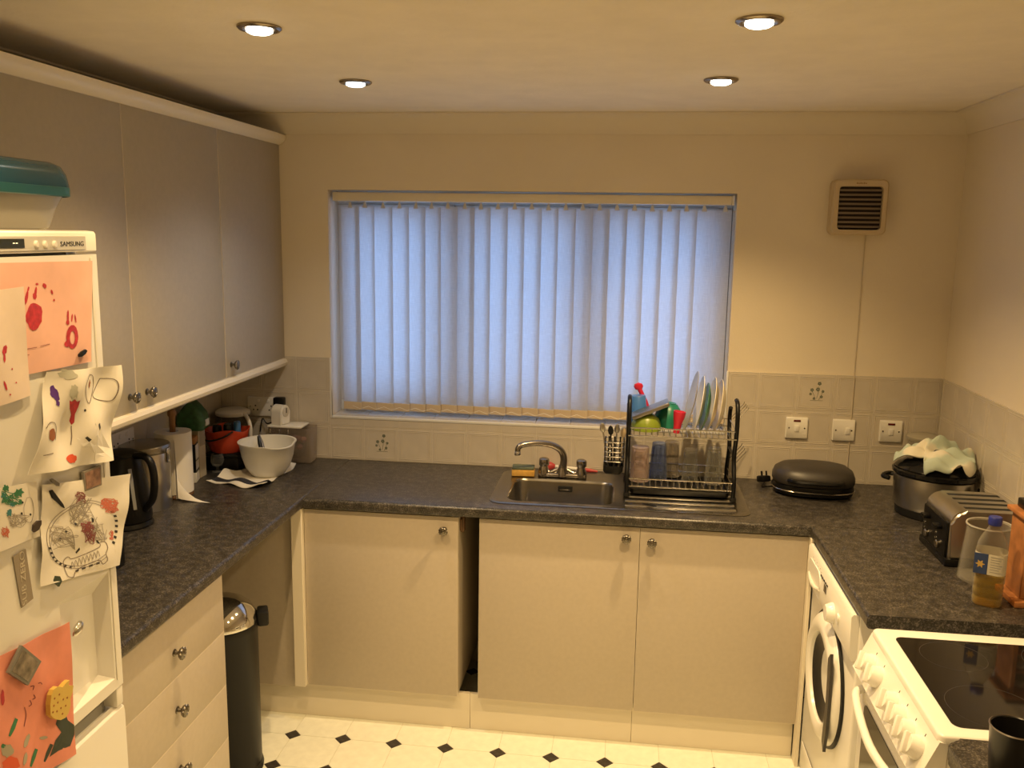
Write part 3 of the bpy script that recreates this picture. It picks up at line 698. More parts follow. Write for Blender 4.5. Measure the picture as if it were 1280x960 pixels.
# ---- things stuck on the fridge door
def FP_(px, py): p = R(px, py, x=FX+.002); return p.y, p.z
class Paper:
    def __init__(s, name, label, cat, corners, m, bump, base=.0015, n=16):
        s.h = lambda y, z: FX+base+bump(y, z)
        c = [FP_(*p) for p in corners]       # TL TR BR BL
        s.o = None; bm = NB(); g = []
        for j in range(n+1):
            row = []
            for i in range(n+1):
                u, v = i/n, j/n
                y = (c[0][0]*(1-u)+c[1][0]*u)*(1-v)+(c[3][0]*(1-u)+c[2][0]*u)*v
                z = (c[0][1]*(1-u)+c[1][1]*u)*(1-v)+(c[3][1]*(1-u)+c[2][1]*u)*v
                row.append(bm.verts.new((s.h(y, z), y, z)))
            g.append(row)
        for j in range(n):
            for i in range(n): bm.faces.new((g[j][i], g[j][i+1], g[j+1][i+1], g[j+1][i]))
        ex = bmesh.ops.extrude_face_region(bm, geom=list(bm.faces))
        bmesh.ops.translate(bm, verts=[e for e in ex['geom'] if isinstance(e, bmesh.types.BMVert)], vec=(.0005, 0, 0))
        s.root = tag(obj(name, bm, m, None, True, 60), label, cat, 'papers on the fridge door')
    def mark(s, name, m, polys):
        "flat print on the sheet; polys are outlines in photo pixels"
        if name != 'hand_print' and len(polys) > 1:
            for p in polys: s.mark(name[:-1] if name.endswith('s') and name != 'grey_wash' else name, m, [p])
            return
        bm = NB()
        for poly in polys:
            pts = [FP_(*p) for p in poly]; cy, cz = sum(p[0] for p in pts)/len(pts), sum(p[1] for p in pts)/len(pts)
            rings = []
            for f in (1, .5): rings.append([bm.verts.new((s.h(cy+(y-cy)*f, cz+(z-cz)*f)+.0011, cy+(y-cy)*f, cz+(z-cz)*f)) for y, z in pts])
            cv = bm.verts.new((s.h(cy, cz)+.0011, cy, cz)); k = len(pts)
            for i in range(k):
                j = (i+1) % k
                bm.faces.new((rings[0][i], rings[0][j], rings[1][j], rings[1][i])); bm.faces.new((rings[1][i], rings[1][j], cv))
        return obj(name, bm, m, s.root, False)
    def lines(s, name, m, paths, wpx=.8):
        bm = NB()
        for path in paths:
            P = [Vector((*p, 0)) for p in path]; P = smooth_path(P, 4) if len(P) > 2 else [P[0].lerp(P[1], k/4) for k in range(5)]
            l, r = [], []
            for i, p in enumerate(P):
                t = (P[min(i+1, len(P)-1)]-P[max(i-1, 0)]).normalized(); nn = Vector((-t.y, t.x, 0))*wpx*.5
                for lst, q in ((l, p+nn), (r, p-nn)):
                    y, z = FP_(q.x, q.y); lst.append(bm.verts.new((s.h(y, z)+.0012, y, z)))
            for i in range(len(P)-1): bm.faces.new((l[i], l[i+1], r[i+1], r[i]))
        o = obj(name, bm, m, s.root, False); o['kind'] = 'stuff'; return o
def blob(cx, cy, rx, ry, rot=0, jag=.12, n=18, seed=1):
    rnd = random.Random(seed*7+int(cx*3+cy)); out = []
    for i in range(n):
        a = 2*PI*i/n; k = 1+rnd.uniform(-jag, jag); x, y = rx*k*math.cos(a), ry*k*math.sin(a)
        out.append((cx+x*math.cos(rot)-y*math.sin(rot), cy+x*math.sin(rot)+y*math.cos(rot)))
    return out
def scrib(cx, cy, rx, ry, k=8, seed=3):
    rnd = random.Random(seed); return [[(cx+rnd.uniform(-rx, rx), cy+rnd.uniform(-ry, ry)) for _ in range(5)] for _ in range(k)]
p_red = mat('paint_red', (.52, .035, .05), .6, var=.25, scale=90); p_dred = mat('paint_dark_red', (.35, .03, .04), .7)
p_org = mat('paint_orange', (.75, .10, .03), .6); p_purp = mat('crayon_purple', (.10, .03, .25), .7); p_brown = mat('paint_brown', (.33, .11, .03), .7)
p_ink = mat('pencil_ink', (.16, .12, .10), .8); p_dk = mat('felt_black', (.03, .03, .03), .7); p_green = mat('felt_green', (.04, .20, .09), .7)
p_teal = mat('felt_teal', (.05, .22, .24), .7); p_pk = mat('felt_salmon', (.60, .16, .10), .7); p_wine = mat('felt_wine', (.25, .07, .07), .8); p_gr = mat('pencil_grey', (.35, .31, .26), .8)
m_pink = mat('pink_paper', (.86, .50, .40), .9, var=.10, scale=9); m_salm = mat('salmon_paper', (.80, .30, .215), .9, var=.10, scale=14)
m_pale = mat('pale_pink_paper', (.84, .70, .60), .9, var=.06, scale=12)

pA = Paper('child_painting', 'pink sheet with two red handprints below the fridge controls', 'drawing', ((-60, 330), (114.5, 326), (113, 452), (-60, 487)), m_pink, lambda y, z: .0022+.0012*math.sin(y*60)*math.sin(z*25))
hp = [blob(41, 395, 10, 17, .05, .10, seed=2), blob(31.5, 372, 2.0, 9, .2, .1), blob(34, 361, 1.2, 3, .2), blob(43, 366, 1.6, 8, .15), blob(42, 370, 2.6, 4), blob(45, 355, 1.8, 1.4), blob(54, 357, 2.2, 3.2, -.5), blob(63, 365, 1.2, 3, -.4), blob(66, 375, 1.1, 1.3)]
pA.mark('hand_print', p_red, hp)
bm_ = []
for k in range(14):
    a0, a1 = 2*PI*k/14, 2*PI*(k+1)/14
    bm_.append([(88.5+7.5*math.cos(a0), 421+15*math.sin(a0)), (88.5+7.5*math.cos(a1), 421+15*math.sin(a1)), (88.5+3.2*math.cos(a1), 422+8.5*math.sin(a1)), (88.5+3.2*math.cos(a0), 422+8.5*math.sin(a0))])
pA.mark('hand_print', p_red, bm_+[blob(83, 396, 1.2, 9, .02), blob(82.8, 403, 2, 3), blob(88, 397, .9, 5, .1), blob(92.5, 398, .9, 5, -.15), blob(82, 430, 3, 4)])
pA.lines('writing', p_wine, [[(28, 437), (36, 435.5), (44, 434)], [(48, 433), (54, 431.5), (61, 430)], [(23, 443), (29, 444), (35, 443.5)]], .7)
pB = Paper('child_painting', 'pale sheet with red smears at the left edge of the fridge door', 'drawing', ((-70, 372), (25, 358), (36, 494), (-70, 530)), m_pale, lambda y, z: .0055+.0018*math.sin(y*45+z*20))
pB.mark('paint_smears', p_red, [blob(2, 437, 3, 6, .3), blob(1, 447, 1.5, 6), blob(2, 482, 1.4, 6, -.3), blob(11, 461, 1, 1), blob(16, 478, 1, 1), blob(8, 493, 1.2, 1)])
pC = Paper('child_drawing', 'large crumpled white sheet with purple, red and orange scribbles overhanging the fridge edge', 'drawing', ((56, 465), (145.5, 456), (135, 575), (30, 594)), m_paper,
           lambda y, z: .011+.006*math.sin(y*42+z*15)+.004*math.sin(z*50-y*30)+.05*max(0, 1.50-z)*max(0, -1.98-y)*8)
pC.mark('purple_scribble', p_purp, [blob(64.5, 492, 3.6, 10, -.2, .25), blob(67, 503, 2, 5, -.2, .3)])
pC.mark('red_stroke', p_org if False else p_red, [[(78.5, 500), (81, 502), (84, 499), (87, 502), (90.5, 500), (90, 508), (88, 517), (88.5, 528), (86, 531), (83.5, 526), (84, 518), (80.5, 510)]])
pC.mark('brown_blob', p_brown, [blob(57, 543, 8, 7.5, 0, .12), blob(105.5, 480, 2.5, 5, .1, .3)])
pC.mark('orange_blob', p_org, [blob(83, 573, 7.5, 5.5, 0, .14)])
pC.mark('grey_wash', mat('grey_wash', (.52, .52, .44), .9), [blob(78, 468, 9, 6, .2, .2), blob(82, 490, 4, 9, 0, .2)])
pC.mark('dark_spots', p_dk, [blob(98.8, 512.5, 1.3, 1.7), [(112.5, 530), (115, 528), (116, 534), (114.5, 537)], [(97, 547), (99, 545), (103.5, 549), (101, 552)]])
pC.lines('outlines', p_ink, [[(105, 468), (97, 482), (99, 495), (105, 504), (112, 492), (115, 480), (112, 470), (105, 468)], [(123, 473), (136, 474), (139, 483), (136, 496), (131, 501), (118, 499), (113, 494), (118, 485), (123, 473)], [(86, 532), (86, 545), (84, 556)], [(44, 569), (50, 568), (58, 566)], [(45, 535), (52, 528), (62, 529), (66, 538), (64, 550)]], .9)
pC.mark('folded_corner', mat('paper_back', (.88, .85, .78), .9), [[(90, 548), (109, 528), (118, 540), (133, 560), (134, 574), (112, 577), (111, 566), (96, 558)]])
pE = Paper('child_drawing', 'white sheet with green and blue felt-pen marks at the left edge of the fridge door', 'drawing', ((-60, 622), (44, 601), (47, 670), (-60, 712)), m_paper, lambda y, z: .0045+.0016*math.sin(y*50-z*18))
pE.mark('green_patches', p_green, [blob(20, 616, 6, 5, -.4, .35), blob(4, 610, 4, 4, .3, .35), blob(22, 627, 3, 2.5, 0, .4)])
pE.mark('teal_patches', p_teal, [blob(8, 641, 3.5, 4, 0, .4), blob(2, 620, 3, 4, 0, .4), blob(12, 630, 4, 3, 0, .4)])
pE.lines('green_scribble', p_green, scrib(12, 622, 13, 9, 8, 5), .9); pE.lines('red_scribble', p_pk, scrib(3, 664, 5, 8, 5, 6), .8)
pE.lines('outlines', p_gr, scrib(20, 650, 14, 9, 8, 8)+[[(31, 622), (27, 635), (30, 650), (37, 652), (40, 637), (37, 623), (31, 622)]], .6)
pE.mark('dark_dots', p_dk, [blob(8, 626, 2.2, 2), blob(25, 628, 1.5, 1.5), blob(24, 642, 1.6, 1.8), blob(36, 643, 1.2, 1.5)])
pD = Paper('colouring_page', 'white colouring page with an oval badge outline overhanging the fridge edge', 'drawing', ((50, 606), (160.5, 592), (147, 706), (46, 733)), m_paper,
           lambda y, z: .0065+.0022*math.sin(y*38+z*22)+.0016*math.sin(z*70))
ov_ = lambda a, f=1: (100+45*f*math.cos(a)*1.0+6*math.sin(a), 668+40*f*math.sin(a)-14*math.cos(a))
pD.lines('badge_outline', p_ink, [[ov_(2*PI*k/24) for k in range(4, 22)], [ov_(2*PI*k/24, .92) for k in range(4, 22)]], .6)
pD.mark('badge_dashes', p_dk, [[ov_(a, 1), ov_(a+.075, 1), ov_(a+.075, .92), ov_(a, .92)] for a in [.05+.17*k for k in range(-4, 4)]+[2.0+.17*k for k in range(0, 7)]])
pD.mark('badge_dashes', p_dk, [[(91+k*8, 715-k*3.1), (95+k*8, 713.5-k*3.1), (95+k*8, 711-k*3.1), (91+k*8, 712.5-k*3.1)] for k in range(4)])
bone = [(78, 712), (77, 702), (83, 696), (90, 698), (119, 684), (121, 678), (128, 677), (130.5, 684), (127, 692), (129, 699), (123, 705), (117, 700), (93, 712), (88, 721), (81, 720), (78, 712)]
pD.lines('banner_outline', p_ink, [bone], .8)
pD.lines('banner_scribble', p_gr, [[(86+k*4.2, 711-k*2.0), (88+k*4.2, 702-k*2.0), (90+k*4.2, 709-k*2.0)] for k in range(8)], .7)
pD.lines('grey_scribble', p_gr, scrib(75, 672, 16, 15, 10, 11)+scrib(100, 640, 18, 18, 12, 12)+scrib(120, 665, 12, 14, 8, 13), .6)
pD.lines('wine_scribble', p_wine, scrib(104, 660, 9, 9, 12, 14)+scrib(108, 672, 7, 7, 8, 15)+scrib(96, 622, 8, 8, 6, 21), .8)
pD.lines('salmon_scribble', p_pk, scrib(134, 632, 10, 9, 14, 16)+scrib(137, 668, 3, 6, 4, 17), .8)
pD.mark('dark_marks', p_dk, [blob(71, 674, 2.8, 1.8, -.6), blob(90, 655, 3, 1.5, .6), blob(111, 650, 1.6, 3), blob(79, 664, 1.5, 1.5), blob(118, 677, 3, 1.3, .9), [(92, 690), (96, 684), (97, 687), (93, 692)]])
pF = Paper('child_painting', 'salmon sheet with green painted strokes low on the fridge door', 'drawing', ((-60, 850), (83, 777), (92, 942), (-60, 1040)), m_salm, lambda y, z: .004+.010*max(0, (y+2.16))*8*.5+.0018*math.sin(y*60+z*20))
def bar(x0, y0, x1, y1, w): 
    d = Vector((x1-x0, y1-y0)).normalized(); nx, ny = -d.y*w, d.x*w
    return [(x0+nx, y0+ny), (x0-nx, y0-ny), ((x0+x1)/2-nx*1.2, (y0+y1)/2-ny*1.2), (x1-nx*.6, y1-ny*.6), (x1+nx*.6, y1+ny*.6), ((x0+x1)/2+nx*1.2, (y0+y1)/2+ny*1.2)]
pF.mark('green_strokes', p_green, [bar(18, 898, 8, 920, 2.2), bar(44, 936, 35, 958, 2), bar(2, 930, 0, 935, 2)])
pF.mark('dark_strokes', mat('paint_dark_green', (.045, .06, .045), .7), [[(70, 893), (78, 888), (82, 900), (90, 906), (90, 918), (84, 932), (70, 938), (60, 946), (66, 925), (73, 915), (66, 905)], bar(62, 930, 54, 952, 1.8)])
pF.mark('grey_strokes', mat('paint_grey', (.42, .38, .30), .8), [blob(31, 926, 3, 9, .4, .15), blob(52, 922, 5, 2, -.2), blob(28, 948, 2.5, 8, .2), blob(6, 938, 7, 8, .2)])
pF.mark('orange_patch', p_org, [blob(10, 955, 10, 9, .2, .2)]); pF.mark('red_patch', p_red, [blob(0, 872, 2.5, 10)])
pF.lines('brown_dabs', p_wine, [[(35, 858), (39, 857), (38, 862)], [(44, 854), (47, 853), (49, 855)], [(39, 868), (41, 872), (38, 874)], [(35, 875), (37, 880), (34, 883)], [(29, 884), (31, 894), (28, 908)]], 1.0)

def plate(name, label, cat, corners, m, th=.003, off=.001, grp='magnets on the fridge door'):
    bm = NB(); pts = [FP_(*p) for p in corners]; x0 = FX+off
    loft(bm, [[(x0, y, z) for y, z in pts], [(x0+th, y, z) for y, z in pts]])
    return tag(obj(name, bm, m, None, False), label, cat, grp)
def inside(c, f): 
    cx, cy = sum(p[0] for p in c)/len(c), sum(p[1] for p in c)/len(c); return [(cx+(p[0]-cx)*f, cy+(p[1]-cy)*f) for p in c]
def overlay(par, name, corners, m, off, th=.0006):
    bm = NB(); pts = [FP_(*p) for p in corners]; loft(bm, [[(FX+off, y, z) for y, z in pts], [(FX+off+th, y, z) for y, z in pts]]); return obj(name, bm, m, par, False)
m_photo = mat('photo_print', (.30, .17, .12), .35, var=.5, scale=60)
c_ = [(100, 590), (122, 581), (123, 606), (102, 614)]
t = plate('photo_magnet', 'small framed brown photo magnet below the crumpled sheet', 'magnet', c_, mat('magnet_edge', (.25, .22, .18), .5), .006, .004); overlay(t, 'photo', inside(c_, .84), m_photo, .0101)
c_ = [(19, 806), (43.5, 826), (27, 856), (2, 840)]
t = plate('photo_magnet', 'tilted square grey photo magnet on the salmon sheet', 'magnet', c_, mat('magnet_edge_grey', (.20, .19, .17), .5), .006, .010); overlay(t, 'photo', inside(c_, .8), mat('photo_print_grey', (.22, .18, .14), .35, var=.6, scale=50), .0161)
c_ = [(16, 696), (32, 686), (41.5, 748), (27, 760)]
t = plate('sticker_strip', 'tilted grey strip sticker with pale raised capitals on the fridge door', 'sticker', c_, mat('sticker_grey', (.33, .28, .22), .7), .0012, .0012, 'stickers on the fridge door')
a, b = Vector((0, *FP_(30.5, 748))), Vector((0, *FP_(27.5, 697))); u_ = (b-a).normalized(); v_ = Vector((1, 0, 0)).cross(u_)
mid = (a+b)/2; text('raised_letters', 'SUB ZERO', .0235, mat('sticker_letters', (.56, .50, .40), .7), basis(u_, v_, (1, 0, 0), (FX+.0026, mid.y, mid.z)) @ S(1.0, .8, 1), t)
for nm, lab, poly, m, off in (
    ('pen_magnet', 'dark slanted pencil-shaped magnet on the colouring page', [(57, 613.5), (60, 612), (73.5, 630), (75.5, 635), (72, 633), (60, 622)], m_blackm, .008),
    ('oval_magnet', 'dark oval magnet at the corner of the felt-pen sheet', [(35, 663), (36, 656), (41, 650.5), (45.5, 650), (45.5, 655), (42, 662), (37, 665)], mat('dark_brown_magnet', (.05, .035, .03), .4), .009),
    ('oval_magnet', 'small black oval magnet on the pink handprint sheet', [(95, 443), (98, 439.5), (103, 436.5), (105, 438.5), (103, 442), (98, 446), (95.5, 446)], m_blackm, .006),
    ('leaf_magnet', 'dark green round magnet at the foot of the colouring page', [(61.5, 725), (64, 719.5), (70, 720), (72.5, 726), (69, 733), (66, 730), (62, 728)], mat('dark_green_magnet', (.035, .06, .04), .45), .007),
    ('wire_magnet', 'small grey paper-clip magnet above the pencil-shaped magnet', [(58, 599), (60.5, 598), (69, 604), (68.5, 607.5), (66, 607), (59.5, 602)], mat('grey_magnet', (.20, .18, .16), .4), .008)):
    plate(nm, lab, 'magnet', poly, m, .004, off)
q = FP_(97, 786)
tag(obj('teardrop_magnet', lathe(NB(), [(.019, 0), (.019, .003), (.014, .009), (.006, .012), (.0005, .0125)], 24, FACE_R(FX-.001, *q) @ RZ(.55) @ S(1, .55, 1)), m_chrome), 'shiny silver teardrop magnet above the door hand recess', 'magnet', 'magnets on the fridge door')
# strawberry-shaped yellow magnet
pts = [(51, 893), (50.5, 880), (52, 868), (55, 861), (60, 857), (66, 858), (71, 852), (75, 849), (74, 856), (80, 856), (79, 864), (76, 872), (76.5, 880), (74, 890), (70, 896), (64, 899), (57, 898)]
sy = plate('strawberry_magnet', 'yellow dotted strawberry-shaped magnet on the salmon sheet', 'magnet', pts, mat('yellow_magnet', (.66, .46, .10), .5), .010, .013)
bm = NB()
for px, py in [(56, 872), (62, 867), (60, 877), (67, 873), (55, 881), (64, 884), (70, 881), (59, 888), (66, 891), (72, 871), (54, 889)]:
    bm_ = FP_(px, py); lathe(bm, [(.0022, 0), (.0022, .0006), (.001, .0008)], 6, FACE_R(FX+.0229, *bm_))
obj('seeds', bm, p_brown, sy, False)['kind'] = 'stuff'

# ------------------------------------------------------------------ tub on the fridge
tb = thing('storage_tub', 'clear plastic tub with a teal lid on top of the fridge', 'tub')
tcx, tcy = .462, -2.135; zt0 = FZ+.0015
def tr_(w, h, r, z): return ring(rrect(w, h, r, 6, tcx, tcy), z)
bm = loft(NB(), [tr_(.25, .40, .05, zt0), tr_(.265, .415, .05, zt0+.004), tr_(.285, .44, .055, zt0+.04), tr_(.315, .475, .06, zt0+.078), tr_(.32, .48, .06, zt0+.084), tr_(.314, .474, .06, zt0+.084), tr_(.28, .435, .052, zt0+.041), tr_(.258, .408, .048, zt0+.006)], True, True)
obj('tub_body', bm, clear('tub_plastic', (.90, .88, .82), .22, .15, (.7, .68, .62)), tb)
bm = loft(NB(), [tr_(.325, .487, .062, zt0+.068), tr_(.328, .49, .062, zt0+.085), tr_(.327, .489, .062, zt0+.092), tr_(.320, .482, .06, zt0+.112), tr_(.304, .466, .055, zt0+.128), tr_(.276, .438, .05, zt0+.136), tr_(.20, .36, .04, zt0+.138)], False, True)
obj('lid', bm, mat('teal_plastic', (.010, .062, .105), .2), tb)
bm = loft(NB(), [tr_(.3245, .4855, .062, zt0+.067), tr_(.329, .491, .062, zt0+.069), tr_(.329, .491, .062, zt0+.086), tr_(.3245, .4865, .062, zt0+.088)], False, False)
obj('lid_rim', bm, mat('teal_rim', (.02, .105, .115), .3), tb)

# ------------------------------------------------------------------ pedal bin
pb_ = thing('pedal_bin', 'tall black pedal bin with shiny domed lid under the left worktop', 'bin', None, (.425, -.93, 0), math.radians(25))
obj('base_ring', lathe(NB(), [(.122, 0), (.124, .012), (.119, .03)], 40), m_blackm, pb_)
obj('bin_body', lathe(NB(), [(.118, .028), (.118, .53), (.121, .535), (.121, .555), (.117, .558)], 40), mat('satin_black_metal', (.008, .0075, .007), .38, spec=.25), pb_)
obj('lid', lathe(NB(), [(.1195, .559), (.120, .572), (.116, .582), (.1, .61), (.078, .63), (.05, .643), (.022, .649), (.001, .650)], 44), m_chrome, pb_)
bm = NB(); box(bm, .1165, .155, -.035, .035, .535, .588, .008, 2); obj('hinge', bm, m_blackm, pb_)
obj('pedal', box(NB(), -.165, -.115, -.03, .03, .012, .024, .004, 2), m_blackm, pb_)

# ------------------------------------------------------------------ things on the left worktop
kt = thing('kettle', 'black cordless jug kettle beside the fridge', 'kettle', None, (.128, -.985, WT), math.radians(-12))
obj('power_base', lathe(NB(), [(.083, 0), (.085, .006), (.08, .018), (.072, .021)], 32), m_black, kt)
bm = loft(NB(), [circ(.080, .022, 32), circ(.081, .03, 32), circ(.078, .09, 32), circ(.070, .17, 32, .068, -.004), circ(.062, .225, 32, .058, -.006), circ(.058, .24, 32, .052, -.006)], True, True)
obj('jug', bm, m_black, kt)
obj('lid', loft(NB(), [circ(.056, .2405, 28, .05, -.006), circ(.055, .25, 28, .049, -.006), circ(.04, .257, 28, .036, -.006), circ(.012, .26, 28, .011, -.006)]), m_blackm, kt)
path = smooth_path([(.048, 0, .243), (.085, 0, .246), (.112, 0, .225), (.122, 0, .17), (.112, 0, .105), (.076, 0, .062)], 5)
obj('handle', tube(NB(), path, .0125, 10), m_black, kt)
obj('spout', loft(NB(), [[(-.060+dx, y, z) for dx, y, z in ((0, -.02, .20), (-.03, 0, .225), (0, .02, .20))], [(-.056+dx, y, z) for dx, y, z in ((0, -.028, .24), (-.042, 0, .245), (0, .028, .24))]]), m_black, kt)
bm = NB(); loft(bm, [[(.0735, -.034, .215), (.073, -.020, .215), (.0735, -.0335, .214)], [(.092, -.012, .06), (.092, -.002, .06), (.0915, -.007, .059)]])
obj('water_gauge', box(NB(), -.006, .006, -.07, .07, 0, .003, .001, 1, basis((.5, .86, 0), (-.10, .0, .99), (.86, -.5, .05), (.064, -.038, .14))), mat('gauge_grey', (.30, .31, .33), .15), kt)

cn = thing('canister', 'large stainless steel lidded canister behind the kettle', 'canister', None, (.090, -.790, WT))
obj('canister_body', lathe(NB(), [(.083, 0), (.0845, .003), (.0845, .205), (.083, .208)], 40), m_steel, cn)
obj('lid', lathe(NB(), [(.0865, .206), (.0875, .21), (.0875, .228), (.084, .233), (.06, .2345), (.001, .2345)], 40), m_steeld, cn)
obj('latch', box(NB(), .083, .092, -.012, .012, .17, .222, .003, 2), m_chrome, cn)

kr = thing('kitchen_roll', 'white kitchen roll on a wooden upright holder', 'kitchen roll', None, (.116, -.636, WT))
obj('holder_base', lathe(NB(), [(.064, 0), (.066, .006), (.062, .014), (.01, .015)], 32), mat('dark_wood', (.16, .075, .03), .5), kr)
obj('pole', lathe(NB(), [(.011, .015), (.011, .30), (.016, .306), (.017, .318), (.011, .328), (.001, .33)], 16), mat('pole_wood', (.30, .15, .06), .5), kr)
obj('paper_roll', loft(NB(), [circ(.021, .016, 36), circ(.066, .016, 36), circ(.066, .246, 36), circ(.021, .246, 36), circ(.021, .016, 36)], False, False), m_paper, kr)
bm = NB(); rows = []
for i in range(9):
    t = i/8; row = []
    for j in range(9):
        v = j/8; ang = -1.05; x0, y0 = .067*math.cos(ang), .067*math.sin(ang)
        reach = .02+.14*max(0, 1-v*2.2)**1.3
        x = x0+t*reach*.9; y_ = y0-t*.02+.01*math.sin(t*3)*max(0, 1-v*2)
        z = .0015+.228*v-(t**2)*.20*v+.004*math.sin(t*5)
        row.append(bm.verts.new((x, y_, max(.0012, z))))
    rows.append(row)
for i in range(8):
    for j in range(8): bm.faces.new((rows[i][j], rows[i+1][j], rows[i+1][j+1], rows[i][j+1]))
obj('loose_sheet', bm, m_paper, kr)

bx = thing('coffee_box', 'small black and white carton with a brown top beside the kitchen roll', 'box', None, (.078, -.455, WT), math.radians(16))
obj('carton', box(NB(), -.033, .033, -.03, .03, .001, .155, .002, 1), m_black, bx)
obj('carton_top', box(NB(), -.0335, .0335, -.0305, .0305, .155, .183, .006, 2), mat('caramel_card', (.38, .17, .05), .6), bx)
obj('white_band', box(NB(), -.0338, .0338, -.0308, .0308, 0, .042, .002, 1), m_wplast, bx)
for k, (a, b) in enumerate(((.052, .086), (.092, .15))): obj('side_label', box(NB(), .0332, .0338, -.027, .027, a, b), m_wplast, bx, False)
t_ = text('carton_lettering', 'no', .022, m_wplast, FACE_F(-.005, -.0304, .11), bx)
# black storage box by the fridge
kb_ = thing('bread_bin', 'black box on the worktop tucked against the fridge', 'box', None, (0, 0, 0))
obj('box_body', box(NB(), .10, .325, -1.62, -1.325, WT, WT+.125, .008, 2), m_black, kb_)
obj('box_lid', box(NB(), .096, .329, -1.624, -1.321, WT+.125, WT+.145, .006, 2), m_black, kb_)
# cream carton with a green packet on top
cb = thing('cream_carton', 'cream carton in the corner behind the black and white carton', 'box', None, (.056, -.382, WT))
obj('carton', box(NB(), -.045, .045, -.028, .028, 0, .20, .002, 1), mat('cream_card', (.55, .48, .36), .7), cb)
obj('carton_print', box(NB(), .0451, .0458, -.022, .022, .13, .19), mat('card_print', (.35, .30, .22), .7), cb, False)
gp = thing('green_packet', 'green packet lying on the cream carton under the wall cupboards', 'packet', None, (.072, -.395, WT+.201), math.radians(8))
bm = loft(NB(), [ring(rrect(.10, .09, .02, 3), .0), ring(rrect(.115, .10, .02, 3), .03), ring(rrect(.10, .09, .02, 3), .065), ring(rrect(.05, .08, .01, 3), .095), ring(rrect(.012, .08, .004, 3), .11)])
obj('bag', bm, mat('green_wrapper', (.03, .11, .04), .4, var=.4, scale=40), gp)
obj('label_patch', box(NB(), .0545, .059, -.02, .02, .015, .04), m_wplast, gp, False)
# red tub on a dark tin
dt = thing('dark_tin', 'dark square tin carrying the red plastic basket', 'tin', None, (.138, -.235, WT))
obj('tin_body', box(NB(), -.072, .072, -.06, .06, 0, .06, .006, 2), m_black, dt)
obj('tin_lid', box(NB(), -.074, .074, -.062, .062, .06, .074, .005, 2), m_blackm, dt)
rt = thing('red_basket', 'red plastic basket with black handle full of bits in the corner', 'basket', None, (.138, -.237, WT+.0745))
m_rtub = mat('red_orange_plastic', (.55, .06, .02), .35)
n_ = 32
def wavy(r, ry, z, am): return [(r*math.cos(2*PI*i/n_), ry*math.sin(2*PI*i/n_), z+am*math.sin(4*2*PI*i/n_)) for i in range(n_)]
bm = loft(NB(), [wavy(.062, .055, 0, 0), wavy(.07, .06, .006, 0), wavy(.085, .073, .055, 0), wavy(.098, .082, .098, .006), wavy(.094, .078, .098, .006), wavy(.081, .069, .055, 0), wavy(.06, .052, .008, 0)], True, True)
obj('basket_shell', bm, m_rtub, rt)
obj('handle', tube(NB(), smooth_path([(-.098, -.03, .095), (-.05, -.085, .06), (.02, -.088, .075), (.06, -.07, .10)], 5), .004, 8), m_blackm, rt)
for k, (a, b, r, m) in enumerate(((-.040, -.004, .019, m_blackm), (0, .02, .02, m_blackm), (.016, -.024, .018, m_black), (.042, .010, .015, mat('blue_cap', (.05, .16, .35), .4)))):
    tag(obj('small_pot', lathe(NB(), [(r*.9, .01), (r, .02), (r, .10+.006*k), (r*.85, .107+.006*k), (.001, .108+.006*k)], 16, T(rt.location.x+a, rt.location.y+b, rt.location.z)), m), ['small black pot at the left of the red basket', 'small black pot in the middle of the red basket', 'small black pot towards the right of the red basket', 'small blue-capped pot at the right of the red basket'][k], 'pot', 'pots in the red basket')
# jug with white lid and handle
jp = R(291, 514, y=-.082)
jg = thing('lidded_jug', 'clear jug with white lid and curved white handle behind the red basket', 'jug', None, (jp.x, -.082, WT))
hj = jp.z-WT
obj('jug_body', lathe(NB(), [(.05, 0), (.052, .01), (.062, .12), (.068, hj-.012)], 32, None, True, False), clear('smoky_plastic', (.62, .58, .52), .25, .15, (.3, .28, .25)), jg)
obj('lid', lathe(NB(), [(.070, hj-.014), (.073, hj-.010), (.073, hj+.002), (.06, hj+.010), (.03, hj+.014), (.001, hj+.014)], 32), m_wplast, jg)
obj('handle', tube(NB(), smooth_path([(.06, -.025, hj), (.085, -.04, hj-.02), (.098, -.045, hj-.06), (.092, -.042, hj-.115), (.062, -.025, hj-.15)], 5), .0085, 10), m_wplast, jg)
# clear box with pink contents, slab and clock on top
cbx = thing('clear_box', 'clear plastic box of pink bits standing in the corner by the window wall', 'box', None, (.365, -.075, WT))
bm = loft(NB(), [ring(rrect(.17, .085, .012, 3), 0), ring(rrect(.18, .09, .014, 3), .004), ring(rrect(.19, .098, .014, 3), .155), ring(rrect(.186, .094, .012, 3), .155), ring(rrect(.174, .084, .012, 3), .006)], True, True)
obj('box_shell', bm, clear('hazy_plastic', (.85, .82, .78), .16, .12, (.55, .48, .42)), cbx)
obj('box_lid', box(NB(), -.097, .055, -.051, .051, .1555, .164, .003, 2), m_wplast, cbx)
for k in range(3): obj('clip', box(NB(), -.085+.04*k, -.081+.04*k, -.053, -.0495, .13, .15, .001, 1), m_chrome, cbx)
for k in range(9):
    rnd = random.Random(k); a, b, z = -.06+.028*(k % 5)+rnd.uniform(-.004, .004), rnd.uniform(-.015, .015), .10 if k < 5 else .06
    lathe_ = lathe(NB(), [(.001, -.014), (.01, -.010), (.0145, 0), (.01, .010), (.001, .014)], 10, T(.365+a, -.075+b, WT+z))
    tag(obj('pink_bauble', lathe_, mat('dusty_pink', (.42, .20, .17), .6)), 'small dusty-pink ball inside the clear plastic box', 'ball', 'pink balls in the clear box')
ct = R(350, 520, y=-.09)
